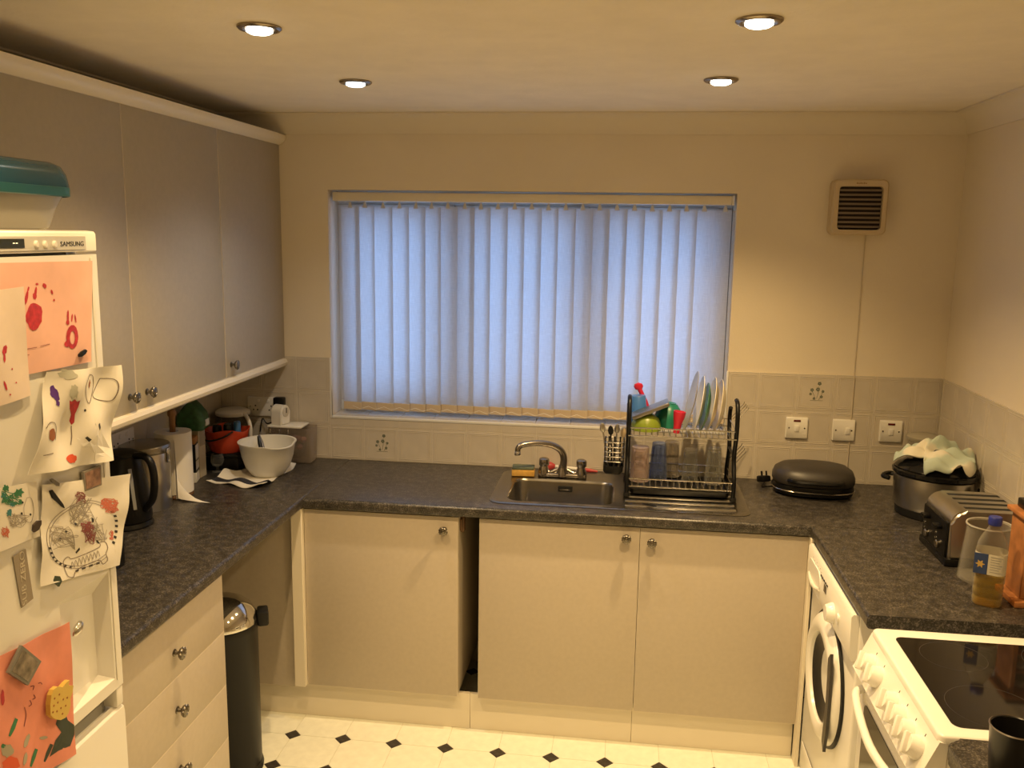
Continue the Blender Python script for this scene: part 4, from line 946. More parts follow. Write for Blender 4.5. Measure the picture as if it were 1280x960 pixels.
clk = thing('kitchen_timer', 'white arched timer standing on the clear plastic box', 'timer', None, (ct.x, -.085, WT+.165), math.radians(74))
arch = [(-.030, 0), (.030, 0), (.030, .055)] + [(.030*math.cos(t), .055+.030*math.sin(t)) for t in [PI*k/10 for k in range(1, 10)]] + [(-.030, .055)]
bm = NB(); prism(bm, arch, -.028, .028, basis((1, 0, 0), (0, 0, 1), (0, -1, 0), (0, 0, 0)))
bmesh.ops.bevel(bm, geom=[e for e in bm.edges if abs(e.verts[0].co.y-e.verts[1].co.y) < 1e-6], offset=.004, segments=2, affect='EDGES')
obj('case', bm, m_wplast, clk)
obj('dial', lathe(NB(), [(.021, 0), (.021, .002), (.018, .003), (.001, .003)], 24, FACE_F(0, -.0282, .055)), mat('dial_grey', (.60, .56, .48), .5), clk)
obj('pointer', box(NB(), -.002, .002, -.004, .018, .003, .006, .001, 1, FACE_F(0, -.0282, .055)), m_blackm, clk)
# sockets
def socket_plate(name, label, cat, px, py, w=.088, h=.088, double=False, red=True, frame=None, sw=0):
    p = R(px, py, y=-.01) if frame is None else None
    f = FACE_F(p.x, -.0082, p.z) if frame is None else frame
    t = thing(name, label, cat, 'switches and sockets on the tiles')
    obj('faceplate', loft(NB(), [[(a, b, 0) for a, b in rrect(w, h, .004, 3)], [(a, b, .007) for a, b in rrect(w, h, .004, 3)], [(a, b, .0095) for a, b in rrect(w-.006, h-.006, .003, 3)]], Mx=f), m_wplast, t)
    for a in (-1, 1): obj('screw', lathe(NB(), [(.0032, 0), (.0032, .001), (.001, .0012)], 10, f @ T(a*(w/2-.013), 0, .0094)), m_dchrome, t)
    if not double:
        obj('rocker', box(NB(), -.009+sw, .009+sw, -.015, .012, .009, .0135, .0018, 2, f @ RX(.06)), m_white, t)
        if red: obj('neon', box(NB(), -.014, .014, .026, .034, .009, .0115, .001, 1, f), mat('red_neon', (.12, .012, .01), .2), t)
    else:
        for a in (-1, 1):
            obj('rocker', box(NB(), a*.022-.006, a*.022+.006, .018, .034, .009, .013, .0015, 1, f), m_white, t)
            for b, c0 in ((0, .004), (-.009, -.014), (.009, -.014)): obj('pin_hole', box(NB(), a*.036+b-.003, a*.036+b+.003, c0-.003, c0+.003, .0094, .0098, 0, 1, f), m_gap, t, False)
    return t
socket_plate('switch', 'white switch with red neon nearest the drying rack', 'switch', 995.5, 534.5)
socket_plate('switch', 'white fused spur switch with no neon, between the two red-neon switches', 'switch', 1054, 537.5, red=False, sw=.016)
socket_plate('switch', 'white switch with red neon nearest the slow cooker', 'switch', 1113, 539)
socket_plate('wall_socket', 'dim double wall socket behind the white timer in the corner', 'socket', 330, 508, .146, .086, True)
q = R(152, 553, x=.01)
socket_plate('wall_socket', 'dim double wall socket on the left wall above the kettle', 'socket', 0, 0, .146, .086, True, frame=FACE_R(.0082, q.y, q.z))
q = R(351, 499, y=-.02); f = FACE_F(q.x, -.0175, q.z-.012)
pg = thing('plug', 'black plug in the corner wall socket above the timer', 'plug')
obj('plug_body', box(NB(), -.024, .024, -.022, .024, .001, .036, .006, 2, f), m_black, pg)
obj('flex', tube(NB(), smooth_path([(q.x, -.04, q.z-.034), (q.x-.01, -.045, q.z-.08), (q.x-.06, -.03, q.z-.11), (q.x-.085, -.025, q.z-.09), (q.x-.10, -.02, q.z-.15)], 5), .003, 8), m_black, pg)

# tea towel with the white mixing bowl
tw = towel('white_towelling', (.78, .74, .66), (.80, .76, .68)); nvy = mat('navy_stripe', (.02, .02, .028), .9)
cs = [(.245, -.20), (.405, -.155), (.405, -.515), (.155, -.475)]
bm = NB(); n = 26; g = []; rnd = random.Random(4)
for j in range(n+1):
    row = []
    for i in range(n+1):
        u, v = i/n, j/n
        x = (cs[0][0]*(1-u)+cs[1][0]*u)*(1-v)+(cs[3][0]*(1-u)+cs[2][0]*u)*v
        y = (cs[0][1]*(1-u)+cs[1][1]*u)*(1-v)+(cs[3][1]*(1-u)+cs[2][1]*u)*v
        y += .012*math.sin(u*7)*v; x += .008*math.sin(v*9)
        d = math.hypot(x-.345, y+.31); k = min(1, max(0, (d-.10)/.07))
        z = WT+.003+k*(.012+.011*math.sin(u*11+v*3)+.009*math.sin(v*13-u*5))*(1-.35*(v > .92))
        row.append(bm.verts.new((x, y, max(WT+.0022, z))))
    g.append(row)
for j in range(n):
    for i in range(n):
        fc = bm.faces.new((g[j][i], g[j+1][i], g[j+1][i+1], g[j][i+1])); fc.material_index = 1 if j in (21, 22, 23) else 0
tg = bpy.data.meshes.new('tea_towel')
ex = bmesh.ops.extrude_face_region(bm, geom=list(bm.faces)); bmesh.ops.translate(bm, verts=[e for e in ex['geom'] if isinstance(e, bmesh.types.BMVert)], vec=(0, 0, -.002))
tag(obj('tea_towel', bm, [tw, nvy], None, True, 80), 'white tea towel with navy stripe crumpled under the mixing bowl', 'towel')
bw_ = thing('mixing_bowl', 'white mixing bowl with pouring lip on the tea towel', 'bowl', None, (.345, -.31, WT+.0035), math.radians(-38))
n_ = 48
def lip(r, z, k):
    out = []
    for i in range(n_):
        a = 2*PI*i/n_; d = math.cos(a); e = max(0, (d-.80)/.20)
        rr = r*(1+.12*k*e); out.append((rr*math.cos(a), rr*math.sin(a), z-(.006*e*k)))
    return out
bm = loft(NB(), [lip(.060, 0, 0), lip(.066, .004, 0), lip(.088, .035, 0), lip(.103, .08, .2), lip(.111, .128, .8), lip(.117, .136, 1), lip(.117, .140, 1), lip(.109, .139, 1), lip(.100, .08, .2), lip(.084, .036, 0), lip(.06, .008, 0)], True, True)
obj('bowl_shell', bm, mat('white_melamine', (.78, .76, .70), .3), bw_)
for k, (a, b, c0, m, lb) in enumerate((((.02, -.02, .02), (-.055, .05, .150), .007, mat('steel_handle', (.20, .18, .16), .35, 1), 'dark metal spoon leaning in the white mixing bowl'), ((.01, -.05, .02), (-.045, .02, .152), .009, m_black, 'black-handled spatula leaning in the white mixing bowl'))):
    Mw = T(.345, -.31, WT+.0035)
    ut = thing('kitchen_utensil', lb, 'utensil', 'utensils in the mixing bowl', (.345, -.31, WT+.0035))
    obj('handle', tube(NB(), [Vector(a).lerp(Vector(b), t) for t in (.25, .5, .8, 1)], [.004, c0*.7, c0, c0*.6], 10), m, ut)
    obj('spoon_head', lathe(NB(), [(.001, -.02), (.014, -.012), (.018, 0), (.014, .012), (.001, .02)], 14, T(*a) @ T(0, 0, .004) @ RY(.5) @ S(1, .35, 1)), m, ut)
# small stemmed glass beside the towel
q = R(265, 592, z=WT)
gl = thing('dessert_glass', 'small round clear glass between carton and tea towel', 'glass', None, (.10+.02, -.315+.0, WT)); gl.location = (q.x+.01, q.y+.03, WT)
obj('glass_bowl', lathe(NB(), [(.006, .022), (.02, .028), (.028, .045), (.026, .065), (.022, .078), (.0205, .078), (.0245, .064), (.0262, .046), (.019, .031), (.001, .027)], 24, None, True, True), m_cglass, gl)
obj('glass_foot', lathe(NB(), [(.022, 0), (.022, .002), (.006, .005), (.005, .022)], 24), m_cglass, gl)

# ------------------------------------------------------------------ around the sink
q = R(652, 598, z=WT+.006)
sp = thing('sponge', 'yellow washing-up sponge with green scourer at the sink corner', 'sponge', None, (q.x, -.135, WT+.0062), math.radians(4))
obj('foam', box(NB(), -.047, .047, -.032, .032, 0, .027, .004, 2), mat('yellow_foam', (.62, .36, .08), .95, var=.15, scale=80), sp)
obj('scourer', box(NB(), -.046, .046, -.031, .031, .0272, .036, .003, 2), mat('green_scourer', (.12, .14, .09), .95, bump=.6, bscale=300), sp)
br = thing('dish_brush', 'red and white washing-up brush lying behind the tap', 'brush')
a_, b_ = R(688, 583, y=-.045), R(752, 588, y=-.045); zb_ = WT+.021
obj('head', lathe(NB(), [(.001, 0), (.016, .003), (.02, .016), (.02, .03), (.014, .042), (.009, .05)], 20, T(a_.x-.03, -.04, zb_) @ RY(PI/2)), mat('red_plastic', (.50, .05, .05), .4), br)
obj('handle', tube(NB(), [(a_.x+.018, -.04, zb_), (a_.x+.07, -.04, zb_-.004), (a_.x+.14, -.04, zb_-.008)], [.008, .0085, .0075], 12), m_wplast, br)
obj('grip', tube(NB(), [(a_.x+.141, -.04, zb_-.008), (a_.x+.165, -.04, zb_-.010), (a_.x+.2, -.04, zb_-.013)], [.0085, .009, .004], 12), mat('red_plastic', (.5, .05, .05), .4), br)
k0, k1 = R(803, 631, z=WT+.008), R(848, 638, z=WT+.008)
kn = thing('small_knife', 'small knife with black handle lying on the drainer', 'knife')
obj('handle', tube(NB(), [(k0.x, k0.y, WT+.0115), (k0.x+.025, k0.y-.01, WT+.012), (k0.x+.05, k0.y-.022, WT+.0115)], [.003, .0045, .003], 8), m_black, kn)
obj('blade', box(NB(), 0, .085, -.006, .006, 0, .0015, .0005, 1, T(k0.x+.045, k0.y-.02, WT+.0088) @ RZ(-.38)), m_steel, kn)

# ------------------------------------------------------------------ drying rack
rk = thing('dish_rack', 'two-tier black and chrome dish rack on the drainer', 'dish rack')
RX0, RX1, RY0, RY1 = 1.805, 2.205, -.365, -.125; zr0 = WT+.0068
Z1, Z2 = .985, 1.155
for x in (RX0, RX1):
    bm = NB()
    tube(bm, smooth_path([(x, RY0, zr0+.006), (x, RY0, .99), (x, RY0+.035, 1.08), (x, RY0+.005, 1.16), (x, RY0-.003, 1.235), (x, RY0+.02, 1.285), (x, RY0+.055, 1.295)], 6), .0085, 10)
    tube(bm, smooth_path([(x, RY1, zr0+.006), (x, RY1, .99), (x, RY1-.045, 1.08), (x, RY1-.008, 1.15), (x, RY1, 1.20), (x, RY1-.02, 1.235)], 6), .0085, 10)
    tube(bm, [(x, RY0+.03, 1.08), (x, RY1-.04, 1.08)], .006, 8)
    sf = obj('side_frame', bm, m_black, rk)
    for y in (RY0, RY1): obj('foot', lathe(NB(), [(.012, 0), (.013, .003), (.0115, .014)], 14, T(x, y, zr0-.0008)), m_blackm, sf)
def shelf(z, name):
    bm = NB()
    for zz_, e in ((z, 0), (z+.03, .0)):
        tube(bm, [(RX0, RY0-.004, zz_), (RX1, RY0-.004, zz_), (RX1, RY1+.004, zz_), (RX0, RY1+.004, zz_)], .0026, 8, True)
    o = obj(name, bm, m_wire, rk)
    for k in range(17):
        x = RX0+.02+k*(RX1-RX0-.04)/16
        w_ = tube(NB(), [(x, RY0-.004, z+.03), (x, RY0-.004, z-.001), (x, (RY0+RY1)/2, z-.003), (x, RY1+.004, z-.001), (x, RY1+.004, z+.03)], .0014, 6)
        obj('wire', w_, m_wire, o)
shelf(Z1-.028, 'lower_shelf'); shelf(Z2, 'upper_shelf')
for zz_ in (1.03, 1.20):
    for k in range(4):
        y = -.16-.04*k
        obj('mug_prong', tube(NB(), [(RX1+.004, y, zz_), (RX1+.028, y+.01, zz_+.028), (RX1+.05, y+.018, zz_+.052), (RX1+.053, y+.019, zz_+.060)], .0014, 6), m_wire, rk)
bm = loft(NB(), [ring(rrect(.375, .21, .02, 4, 2.005, -.245), zr0+.006), ring(rrect(.385, .222, .02, 4, 2.005, -.245), zr0+.026), ring(rrect(.379, .216, .018, 4, 2.005, -.245), zr0+.026), ring(rrect(.37, .205, .018, 4, 2.005, -.245), zr0+.009)], True, True)
tag(obj('drip_tray', bm, m_black), 'black drip tray under the dish rack', 'tray')

# cutlery basket hooked on the left of the rack
cby = -.27; cp_ = R(771, 560, y=cby)
cbk = thing('cutlery_basket', 'black slotted cutlery basket hooked on the left end of the dish rack', 'basket', None, (RX0-.052, cby, .985))
tb_ = lambda w, d, z, dx=0: ring(rrect(w, d, .015, 4, dx, 0), z)
obj('basket_base', loft(NB(), [tb_(.062, .085, 0, -.004), tb_(.076, .10, .010, -.003), tb_(.078, .10, .032, -.002), tb_(.074, .096, .032, -.002), tb_(.072, .092, .012, -.003)], True, True), m_blackm, cbk)
for k in range(5):
    z = .050+.019*k; bm = loft(NB(), [tb_(.078, .1, z-.0022, 0), tb_(.081, .103, z, 0), tb_(.078, .1, z+.0022, 0), tb_(.0745, .0965, z, 0), tb_(.078, .1, z-.0022, 0)], False, False)
    obj('basket_ring', bm, m_wire if k % 2 == 0 else m_wire, cbk)
bm = NB()
for a in (-.036, .036):
    for k in range(4): box(bm, a-.002, a+.002, -.045+.029*k, -.039+.029*k, .03, .13)
for b in (-.047, .047):
    for k in range(3): box(bm, -.025+.022*k, -.019+.022*k, b-.002, b+.002, .03, .13)
obj('basket_bars', bm, m_blackm, cbk, False)['kind'] = 'stuff'
for k, (dx, dy, lean, h_, m, lb) in enumerate(((-.022, -.02, -.16, .185, m_steel, 'steel spoon in the cutlery basket, leaning furthest left'), (0, .02, .05, .17, m_steel, 'steel fork upright in the middle of the cutlery basket'), (.018, -.015, .10, .16, mat('beige_handle', (.45, .35, .22), .5), 'beige-handled knife in the cutlery basket'), (-.008, .0, -.06, .165, m_black, 'black-handled knife in the cutlery basket'))):
    u = thing('cutlery', lb, 'cutlery', 'cutlery in the rack basket', (RX0-.052+dx, cby+dy, .9985))
    u.rotation_euler = (0, lean, 0)
    obj('stem', tube(NB(), [(0, 0, .002), (0, 0, h_*.45), (0, 0, h_*.8)], [.003, .0035, .003], 8), m, u)
    obj('end', lathe(NB(), [(.001, 0), (.009, .008), (.011, .02), (.008, .034), (.001, .04)], 14, T(0, 0, h_*.79) @ S(1, .3, 1)), m, u)

# crockery on the upper shelf
def disc(name, label, cat, x, y, z, r, tilt, m, deep=.012, grp=None, yaw=0):
    Mx = T(x, y, z) @ RZ(yaw) @ RY(-PI/2+tilt)
    bm = lathe(NB(), [(r*.55, 0), (r*.62, .002), (r*.95, deep), (r, deep+.002), (r, deep+.004), (r*.94, deep+.002), (r*.60, .005), (.001, .004)], 40, Mx, True, True)
    return tag(obj(name, bm, m), label, cat, grp)
m_cream = mat('cream_china', (.78, .70, .52), .25); m_wch = mat('white_china', (.82, .80, .74), .25); m_gpl = mat('green_china', (.05, .22, .09), .3)
zb2 = Z2-.001
for x, r, tl, m, lb, dp_, nm in ((2.062, .118, .20, clear('frosted_plastic', (.85, .84, .82), .35, .3, (.6, .58, .54)), 'large translucent chopping disc, leftmost in the rack plate row', .008, 'serving_plate'),
                        (2.098, .108, .15, m_wch, 'white plate left of the green plate in the rack', .014, 'plate'), (2.120, .095, .14, m_gpl, 'green plate standing in the rack', .013, 'plate'),
                        (2.147, .106, .13, m_cream, 'cream plate just right of the green plate in the rack', .016, 'plate'), (2.176, .102, .12, m_cream, 'cream plate at the right end of the rack row', .018, 'plate')):
    disc(nm, lb, 'plate', x-.012, -.25, zb2+r*math.cos(tl)+.003, r, tl, m, dp_, 'plates in the dish rack')
def bowl(name, label, x, y, z, r, h, m, rot=I4):
    bm = lathe(NB(), [(r, 0), (r*.97, h*.35), (r*.82, h*.72), (r*.5, h*.97), (r*.38, h), (r*.36, h-.003), (r*.78, h*.70), (r*.93, h*.35), (r*.96, 0)], 36, T(x, y, z) @ rot, False, False)
    o = tag(obj(name, bm, m), label, 'bowl', 'bowls upturned in the rack')
    obj('bowl_foot', lathe(NB(), [(r*.4, h-.004), (r*.4, h+.003), (r*.33, h+.003), (.001, h-.001)], 28, T(x, y, z) @ rot), m, o); return o
bowl('plastic_bowl', 'lime green bowl upturned at the left of the rack', 1.872, -.27, zb2+.006, .058, .062, mat('lime_plastic', (.20, .26, .02), .35))
bowl('plastic_bowl', 'teal bowl upturned beside the lime bowl in the rack', 1.955, -.198, zb2+.007, .057, .090, mat('teal_bowl', (.015, .19, .13), .35), T(0, 0, .002) @ RY(.12))
tr = R(812, 518, y=-.24)
tn = tag(obj('baking_tin', box(NB(), -.075, .075, -.05, .05, -.007, .007, .003, 2, T(tr.x+.002, -.27, tr.z+.027) @ RY(-.42)), mat('grey_tin', (.36, .34, .30), .35, 1)), 'flat grey baking tin leaning across the upturned bowls', 'tin')
b0 = R(797, 494, y=-.175); hb_ = b0.z-zb2-.003
bc = thing('blue_beaker', 'blue plastic beaker upturned at the top left of the rack', 'beaker', None, (b0.x+.010, -.175, zb2+.004)); bc.rotation_euler = (0, -.07, 0)
obj('beaker_body', lathe(NB(), [(.036, 0), (.030, hb_-.005), (.027, hb_-.001), (.001, hb_)], 28, None, False, True), mat('blue_plastic', (.05, .17, .48), .3), bc)
obj('beaker_band', lathe(NB(), [(.0365, .0), (.0375, .004), (.0365, .012)], 28, None, False, False), mat('navy_plastic', (.03, .06, .2), .3), bc)
r0 = R(802, 494, y=-.235)
rs = thing('red_scoop', 'red plastic scoop sticking up behind the blue beaker', 'scoop', None, (r0.x+.004, -.140, r0.z-.105)); rs.rotation_euler = (0, -.10, 0)
obj('handle', tube(NB(), [(.035, 0, 0), (.02, 0, .06), (0, 0, .115)], [.010, .010, .009], 10), mat('bright_red', (.60, .02, .05), .35), rs)
obj('knob', lathe(NB(), [(.001, 0), (.014, .005), (.019, .016), (.015, .027), (.001, .032)], 14, T(-.003, 0, .108) @ S(1, .6, 1)), mat('bright_red', (.6, .02, .05), .35), rs)
r1 = R(846, 524, y=-.305)
rc = thing('red_cup', 'small red cup lying on the upper rack beside the teal bowl', 'cup', None, (r1.x, -.305, zb2+.004)); rc.rotation_euler = (0, .12, 0)
obj('cup_body', lathe(NB(), [(.012, 0), (.014, .02), (.016, .04), (.022, .062), (.024, .085), (.021, .085), (.013, .04), (.001, .03)], 20), mat('bright_red', (.6, .02, .05), .35), rc)
# glasses on the lower shelf
def tumbler(label, px, y, r0_, r1_, h, m, facets=0, name='tumbler', grp='glasses on the lower rack'):
    p = R(px, 598, y=y); z = Z1-.028+.0025
    bm = lathe(NB(), [(r1_, 0), (r0_*1.02, h*.93), (r0_, h), (.001, h), ], 28, T(p.x, y, z), False, True)
    lathe(bm, [(r1_-.002, .0), (r0_-.003, h*.9), (.001, h*.9)], 28, T(p.x, y, z), False, True)
    o = tag(obj(name, bm, m), label, 'glass', grp)
    obj('rim', lathe(NB(), [(r1_-.002, 0), (r1_+.001, .001), (r1_+.001, .003), (r1_-.002, .004)], 28, T(p.x, y, z), False, False), m, o)
    for k in range(facets):
        a = 2*PI*k/facets; obj('flute', tube(NB(), [(p.x+r1_*math.cos(a), y+r1_*math.sin(a), z+.012), (p.x+r0_*math.cos(a)*1.01, y+r0_*math.sin(a)*1.01, z+h*.88)], .0015, 5), m, o)
    return o
tumbler('tall cloudy pinkish plastic beaker at the left of the lower rack', 799, -.29, .033, .037, .135, clear('pink_cloudy', (.82, .74, .72), .26, .3, (.55, .45, .42)), 0, 'beaker')
tumbler('blue-tinted fluted glass, second on the lower rack', 822, -.25, .026, .034, .145, clear('blue_glass', (.62, .68, .86), .10, .08, (.25, .30, .45)), 10)
tumbler('cloudy plain glass in the middle of the lower rack', 838, -.20, .028, .033, .14, clear('cloudy_glass', (.85, .83, .80), .14, .2, (.5, .47, .43)))
tumbler('clear plain glass right of the middle of the lower rack', 862, -.25, .026, .032, .125, m_cglass)
tumbler('clear fluted glass at the right of the lower rack', 891, -.28, .025, .034, .14, m_cglass, 10)

# ------------------------------------------------------------------ grill
gr = thing('contact_grill', 'black oval lidded grill on the worktop right of the dish rack', 'grill', None, (2.535, -.165, WT), math.radians(-5))
def ov2(a, b, z, p=2.6, n=44, dy=0):
    out = []
    for i in range(n):
        t = 2*PI*i/n; c0, s0 = math.cos(t), math.sin(t)
        out.append((a*abs(c0)**(2/p)*(1 if c0 > 0 else -1), dy+b*abs(s0)**(2/p)*(1 if s0 > 0 else -1), z))
    return out
obj('base', loft(NB(), [ov2(.135, .095, .004), ov2(.15, .11, .010), ov2(.154, .114, .030), ov2(.15, .110, .045)]), m_black, gr)
obj('base_trim', loft(NB(), [ov2(.1545, .1145, .022), ov2(.157, .117, .025), ov2(.1545, .1145, .028)], False, False), m_dchrome, gr)
obj('lid', loft(NB(), [ov2(.152, .112, .048), ov2(.156, .116, .056), ov2(.155, .115, .075), ov2(.147, .105, .095), ov2(.125, .085, .110), ov2(.09, .055, .119), ov2(.04, .02, .122)]), mat('grill_black', (.034, .029, .025), .42), gr)
obj('handle', tube(NB(), smooth_path([(-.10, -.10, .07), (-.06, -.135, .072), (.06, -.135, .072), (.10, -.10, .07)], 5), .010, 8), m_black, gr)
obj('indicator', lathe(NB(), [(.005, 0), (.005, .002), (.002, .004)], 12, T(.02, -.092, .0985) @ RX(.7)), m_bgloss, gr)
bm = NB()
for k in range(9): box(bm, -.045+.010*k, -.038+.010*k, -.034+.002*(k % 2), -.026, .1195, .1203-.0001*abs(k-4))
obj('worn_lettering', bm, mat('worn_print', (.16, .14, .12), .4), gr, False)['kind'] = 'stuff'
q = R(950, 603, z=WT+.015)
obj('flex', tube(NB(), smooth_path([(-.15, -.02, .02), (-.175, -.005, .012), (-.19, .02, .008), (-.178, .055, .012)], 5), .0035, 8), m_black, gr)
bm = NB(); box(bm, -.022, .022, -.02, .022, 0, .026, .006, 2)
for a, b in ((-.011, -.004), (.011, -.004), (0, .012)): box(bm, a-.003, a+.003, b-.002, b+.002, .0255, .044)
obj('plug', bm, m_black, gr).matrix_basis = T(-.178, .078, .002) @ RZ(.5) @ RX(-.25) @ T(0, 0, .006)

# ------------------------------------------------------------------ slow cooker with towel
scx, scy = 2.905, -.40
so = thing('slow_cooker', 'oval steel slow cooker with black lid in the right corner', 'slow cooker', None, (scx, scy, WT), math.radians(-38))
e2 = lambda a, b, z: circ(a*.93, z, 44, b*.93)
obj('foot_ring', loft(NB(), [e2(.125, .095, 0), e2(.132, .102, .004), e2(.134, .104, .03), e2(.13, .1, .032)]), m_blackm, so)
obj('casing', loft(NB(), [e2(.133, .103, .031), e2(.142, .111, .045), e2(.148, .117, .12), e2(.148, .117, .150), e2(.144, .113, .153)]), m_steel, so)
obj('crock_rim', loft(NB(), [e2(.146, .115, .153), e2(.155, .124, .158), e2(.156, .125, .170), e2(.150, .119, .174), e2(.142, .111, .173)]), m_bgloss, so)
obj('lid', loft(NB(), [e2(.146, .115, .1745), e2(.148, .117, .178), e2(.135, .105, .192), e2(.10, .078, .208), e2(.05, .04, .216), e2(.01, .008, .218)]), m_bgloss, so)
obj('lid_knob', lathe(NB(), [(.012, .217), (.010, .228), (.022, .236), (.022, .246), (.012, .25), (.001, .25)], 20), m_black, so)
for s_ in (-1, 1): obj('side_handle', tube(NB(), smooth_path([(s_*.143, -.035, .12), (s_*.168, -.03, .122), (s_*.174, 0, .123), (s_*.168, .03, .122), (s_*.143, .035, .12)], 4), .009, 8), m_black, so)
# crumpled towel over the lid: one cloth, raised folds, hanging over the front edge
m_tt = towel('pale_teal_towel', (.70, .66, .54), (.47, .55, .47), 9, .46)
def drape(u, v):
    "u runs along the lid's long axis, v from back (0) to front (1); cloth lies on the lid, then hangs over the rim"
    A, B = .145, .116; a = math.radians(-38)
    lx = -.118+.250*u+.014*math.sin(v*6+u*3); ly = .075-.225*v*(.62+.42*math.sin(PI*min(1, u*1.15)+.2)*(u > .42)+.10*math.sin(u*9))
    r = math.hypot(lx/A, ly/B); k = 1.0
    z = WT+.178+.042*math.sqrt(max(0, 1-min(1, r)**2))
    if r > 1.0: k = (1.0+.04*math.sin(u*21)*min(1, (r-1)*6)+.03)/r; z -= (r-1)*.125
    lx, ly = lx*k, ly*k
    ridge = .050*math.exp(-((u-.27-.30*(1-v))/.085)**2)*math.exp(-((v-.25)/.45)**2)      # twisted raised fold
    fold = .011*(1+math.sin(u*17+v*5))+.007*(1+math.sin(v*19-u*7))+.020*math.exp(-((u-.85)/.10)**2)*(1-v)
    return (min(W-.012, scx+lx*math.cos(a)-ly*math.sin(a)), scy+lx*math.sin(a)+ly*math.cos(a), z+.007+ridge+fold*(1 if r < 1 else .45))
bm = NB(); n = 36; g = [[bm.verts.new(drape(i/n, j/n)) for i in range(n+1)] for j in range(n+1)]
for j in range(n):
    for i in range(n): bm.faces.new((g[j][i], g[j+1][i], g[j+1][i+1], g[j][i+1]))
bmesh.ops.smooth_vert(bm, verts=bm.verts, factor=.5, use_axis_x=True, use_axis_y=True, use_axis_z=True)
ex = bmesh.ops.extrude_face_region(bm, geom=list(bm.faces)); bmesh.ops.translate(bm, verts=[e for e in ex['geom'] if isinstance(e, bmesh.types.BMVert)], vec=(-.001, -.002, .003))
tag(obj('towel', bm, m_tt, None, True, 80), 'crumpled white and pale green towel thrown over the slow cooker lid', 'towel')
# glass jar and blue-capped bottle behind
q = R(1154, 545, y=-.09)
gj = thing('glass_jar', 'round glass jar with flat lid behind the slow cooker', 'jar', None, (q.x, -.095, WT))
hj = q.z-WT
obj('jar_body', lathe(NB(), [(.05, 0), (.056, .006), (.06, .10), (.055, hj-.03), (.05, hj-.012)], 28, None, True, False), m_clear, gj)
obj('jar_lid', lathe(NB(), [(.062, hj-.014), (.064, hj-.008), (.064, hj-.001), (.05, hj+.008), (.02, hj+.011), (.001, hj+.011)], 28), mat('grey_glass_lid', (.34, .31, .24), .25), gj)
q = R(1133, 562, y=-.14)
bb_ = thing('small_bottle', 'small bottle with blue cap beside the glass jar', 'bottle', None, (q.x+.008, -.185, WT))
obj('bottle_body', lathe(NB(), [(.018, 0), (.02, .004), (.02, .09), (.012, .115), (.012, .13)], 20), m_clear, bb_)
obj('cap', lathe(NB(), [(.016, .122), (.018, .128), (.018, .150), (.014, .156), (.001, .156)], 20), mat('blue_cap', (.05, .16, .35), .4), bb_)

# ------------------------------------------------------------------ toaster
to = thing('toaster', 'four-slot stainless steel toaster with black end on the right worktop', 'toaster', None, (0, 0, 0))
tx0, tx1, ty0, ty1, tz0, tz1 = 2.782, 3.030, -.925, -.690, WT+.001, 1.088
r_ = .045
prof = [(tx0+.006, tz0+.022), (tx1, tz0+.022)] + [(tx1-r_+r_*math.cos(t), tz1-r_+r_*math.sin(t)) for t in [PI/2*k/7 for k in range(8)]] + [(tx0+.006+r_+r_*math.cos(t), tz1-r_+r_*math.sin(t)) for t in [PI/2+PI/2*k/7 for k in range(8)]]
bm = loft(NB(), [[(x, y, z) for x, z in prof] for y in (ty0, ty1)])
bmesh.ops.bevel(bm, geom=[e for e in bm.edges if abs(e.verts[0].co.y-e.verts[1].co.y) < 1e-6], offset=.008, segments=3, affect='EDGES')
obj('steel_shell', bm, m_steel, to)
obj('base', box(NB(), tx0-.004, tx1+.004, ty0-.004, ty1+.004, tz0, tz0+.024, .004, 2), m_black, to)
bm = NB(); box(bm, tx0-.002, tx0+.008, ty0+.012, ty1-.012, tz0+.022, tz1-.042, .003, 2); en = obj('end_panel', bm, m_black, to)
for y in (-.755, -.86):
    obj('lever', box(NB(), tx0-.024, tx0-.002, y-.018, y+.018, tz1-.075, tz1-.063, .003, 2), m_black, en)
    obj('dial', lathe(NB(), [(.013, 0), (.013, .008), (.010, .011), (.001, .0112)], 18, FACE_L(tx0-.002, y, tz0+.05)), m_dchrome, en)
    for k in range(3): obj('button', lathe(NB(), [(.0045, 0), (.0045, .003), (.001, .0035)], 10, FACE_L(tx0-.002, y+.028, tz0+.045+.016*k)), m_chrome, en)
for k in range(4):
    y = ty0+.042+k*.050
    obj('slot', box(NB(), tx0+.055, tx1-.035, y-.010, y+.010, tz1-.004, tz1+.0006, .0004, 1), m_gap, to, False)

# ------------------------------------------------------------------ oil bottle, jug, spice rack, mug
ob = thing('oil_bottle', 'clear bottle of cooking oil with blue cap and label beside the cooker', 'bottle', None, (2.800, -1.198, WT+.0005), math.radians(-24))
def sq(w, r, z): return ring(rrect(w, w, r, 5), z)
prof = [(.066, .018, 0), (.074, .02, .005), (.076, .022, .02), (.072, .022, .026), (.076, .022, .032), (.076, .022, .046), (.072, .022, .052), (.076, .022, .058), (.076, .022, .072), (.072, .022, .078), (.076, .022, .084), (.077, .022, .15), (.074, .024, .17), (.06, .026, .19), (.036, .017, .212), (.028, .0135, .222), (.028, .0135, .232)]
obj('bottle_body', loft(NB(), [sq(w_, r, z) for w_, r, z in prof], True, False), m_clear, ob)
obj('oil', loft(NB(), [sq(w_-.004, r-.001, z+.001) for w_, r, z in prof[:10]] + [sq(.072, .02, .088)], True, True), clear('golden_oil', (.80, .62, .08), .20, .05, (.50, .36, .02)), ob)
obj('cap', lathe(NB(), [(.0165, .226), (.0175, .229), (.0175, .246), (.0155, .249), (.001, .249)], 24), mat('royal_blue_cap', (.02, .03, .25), .35), ob)
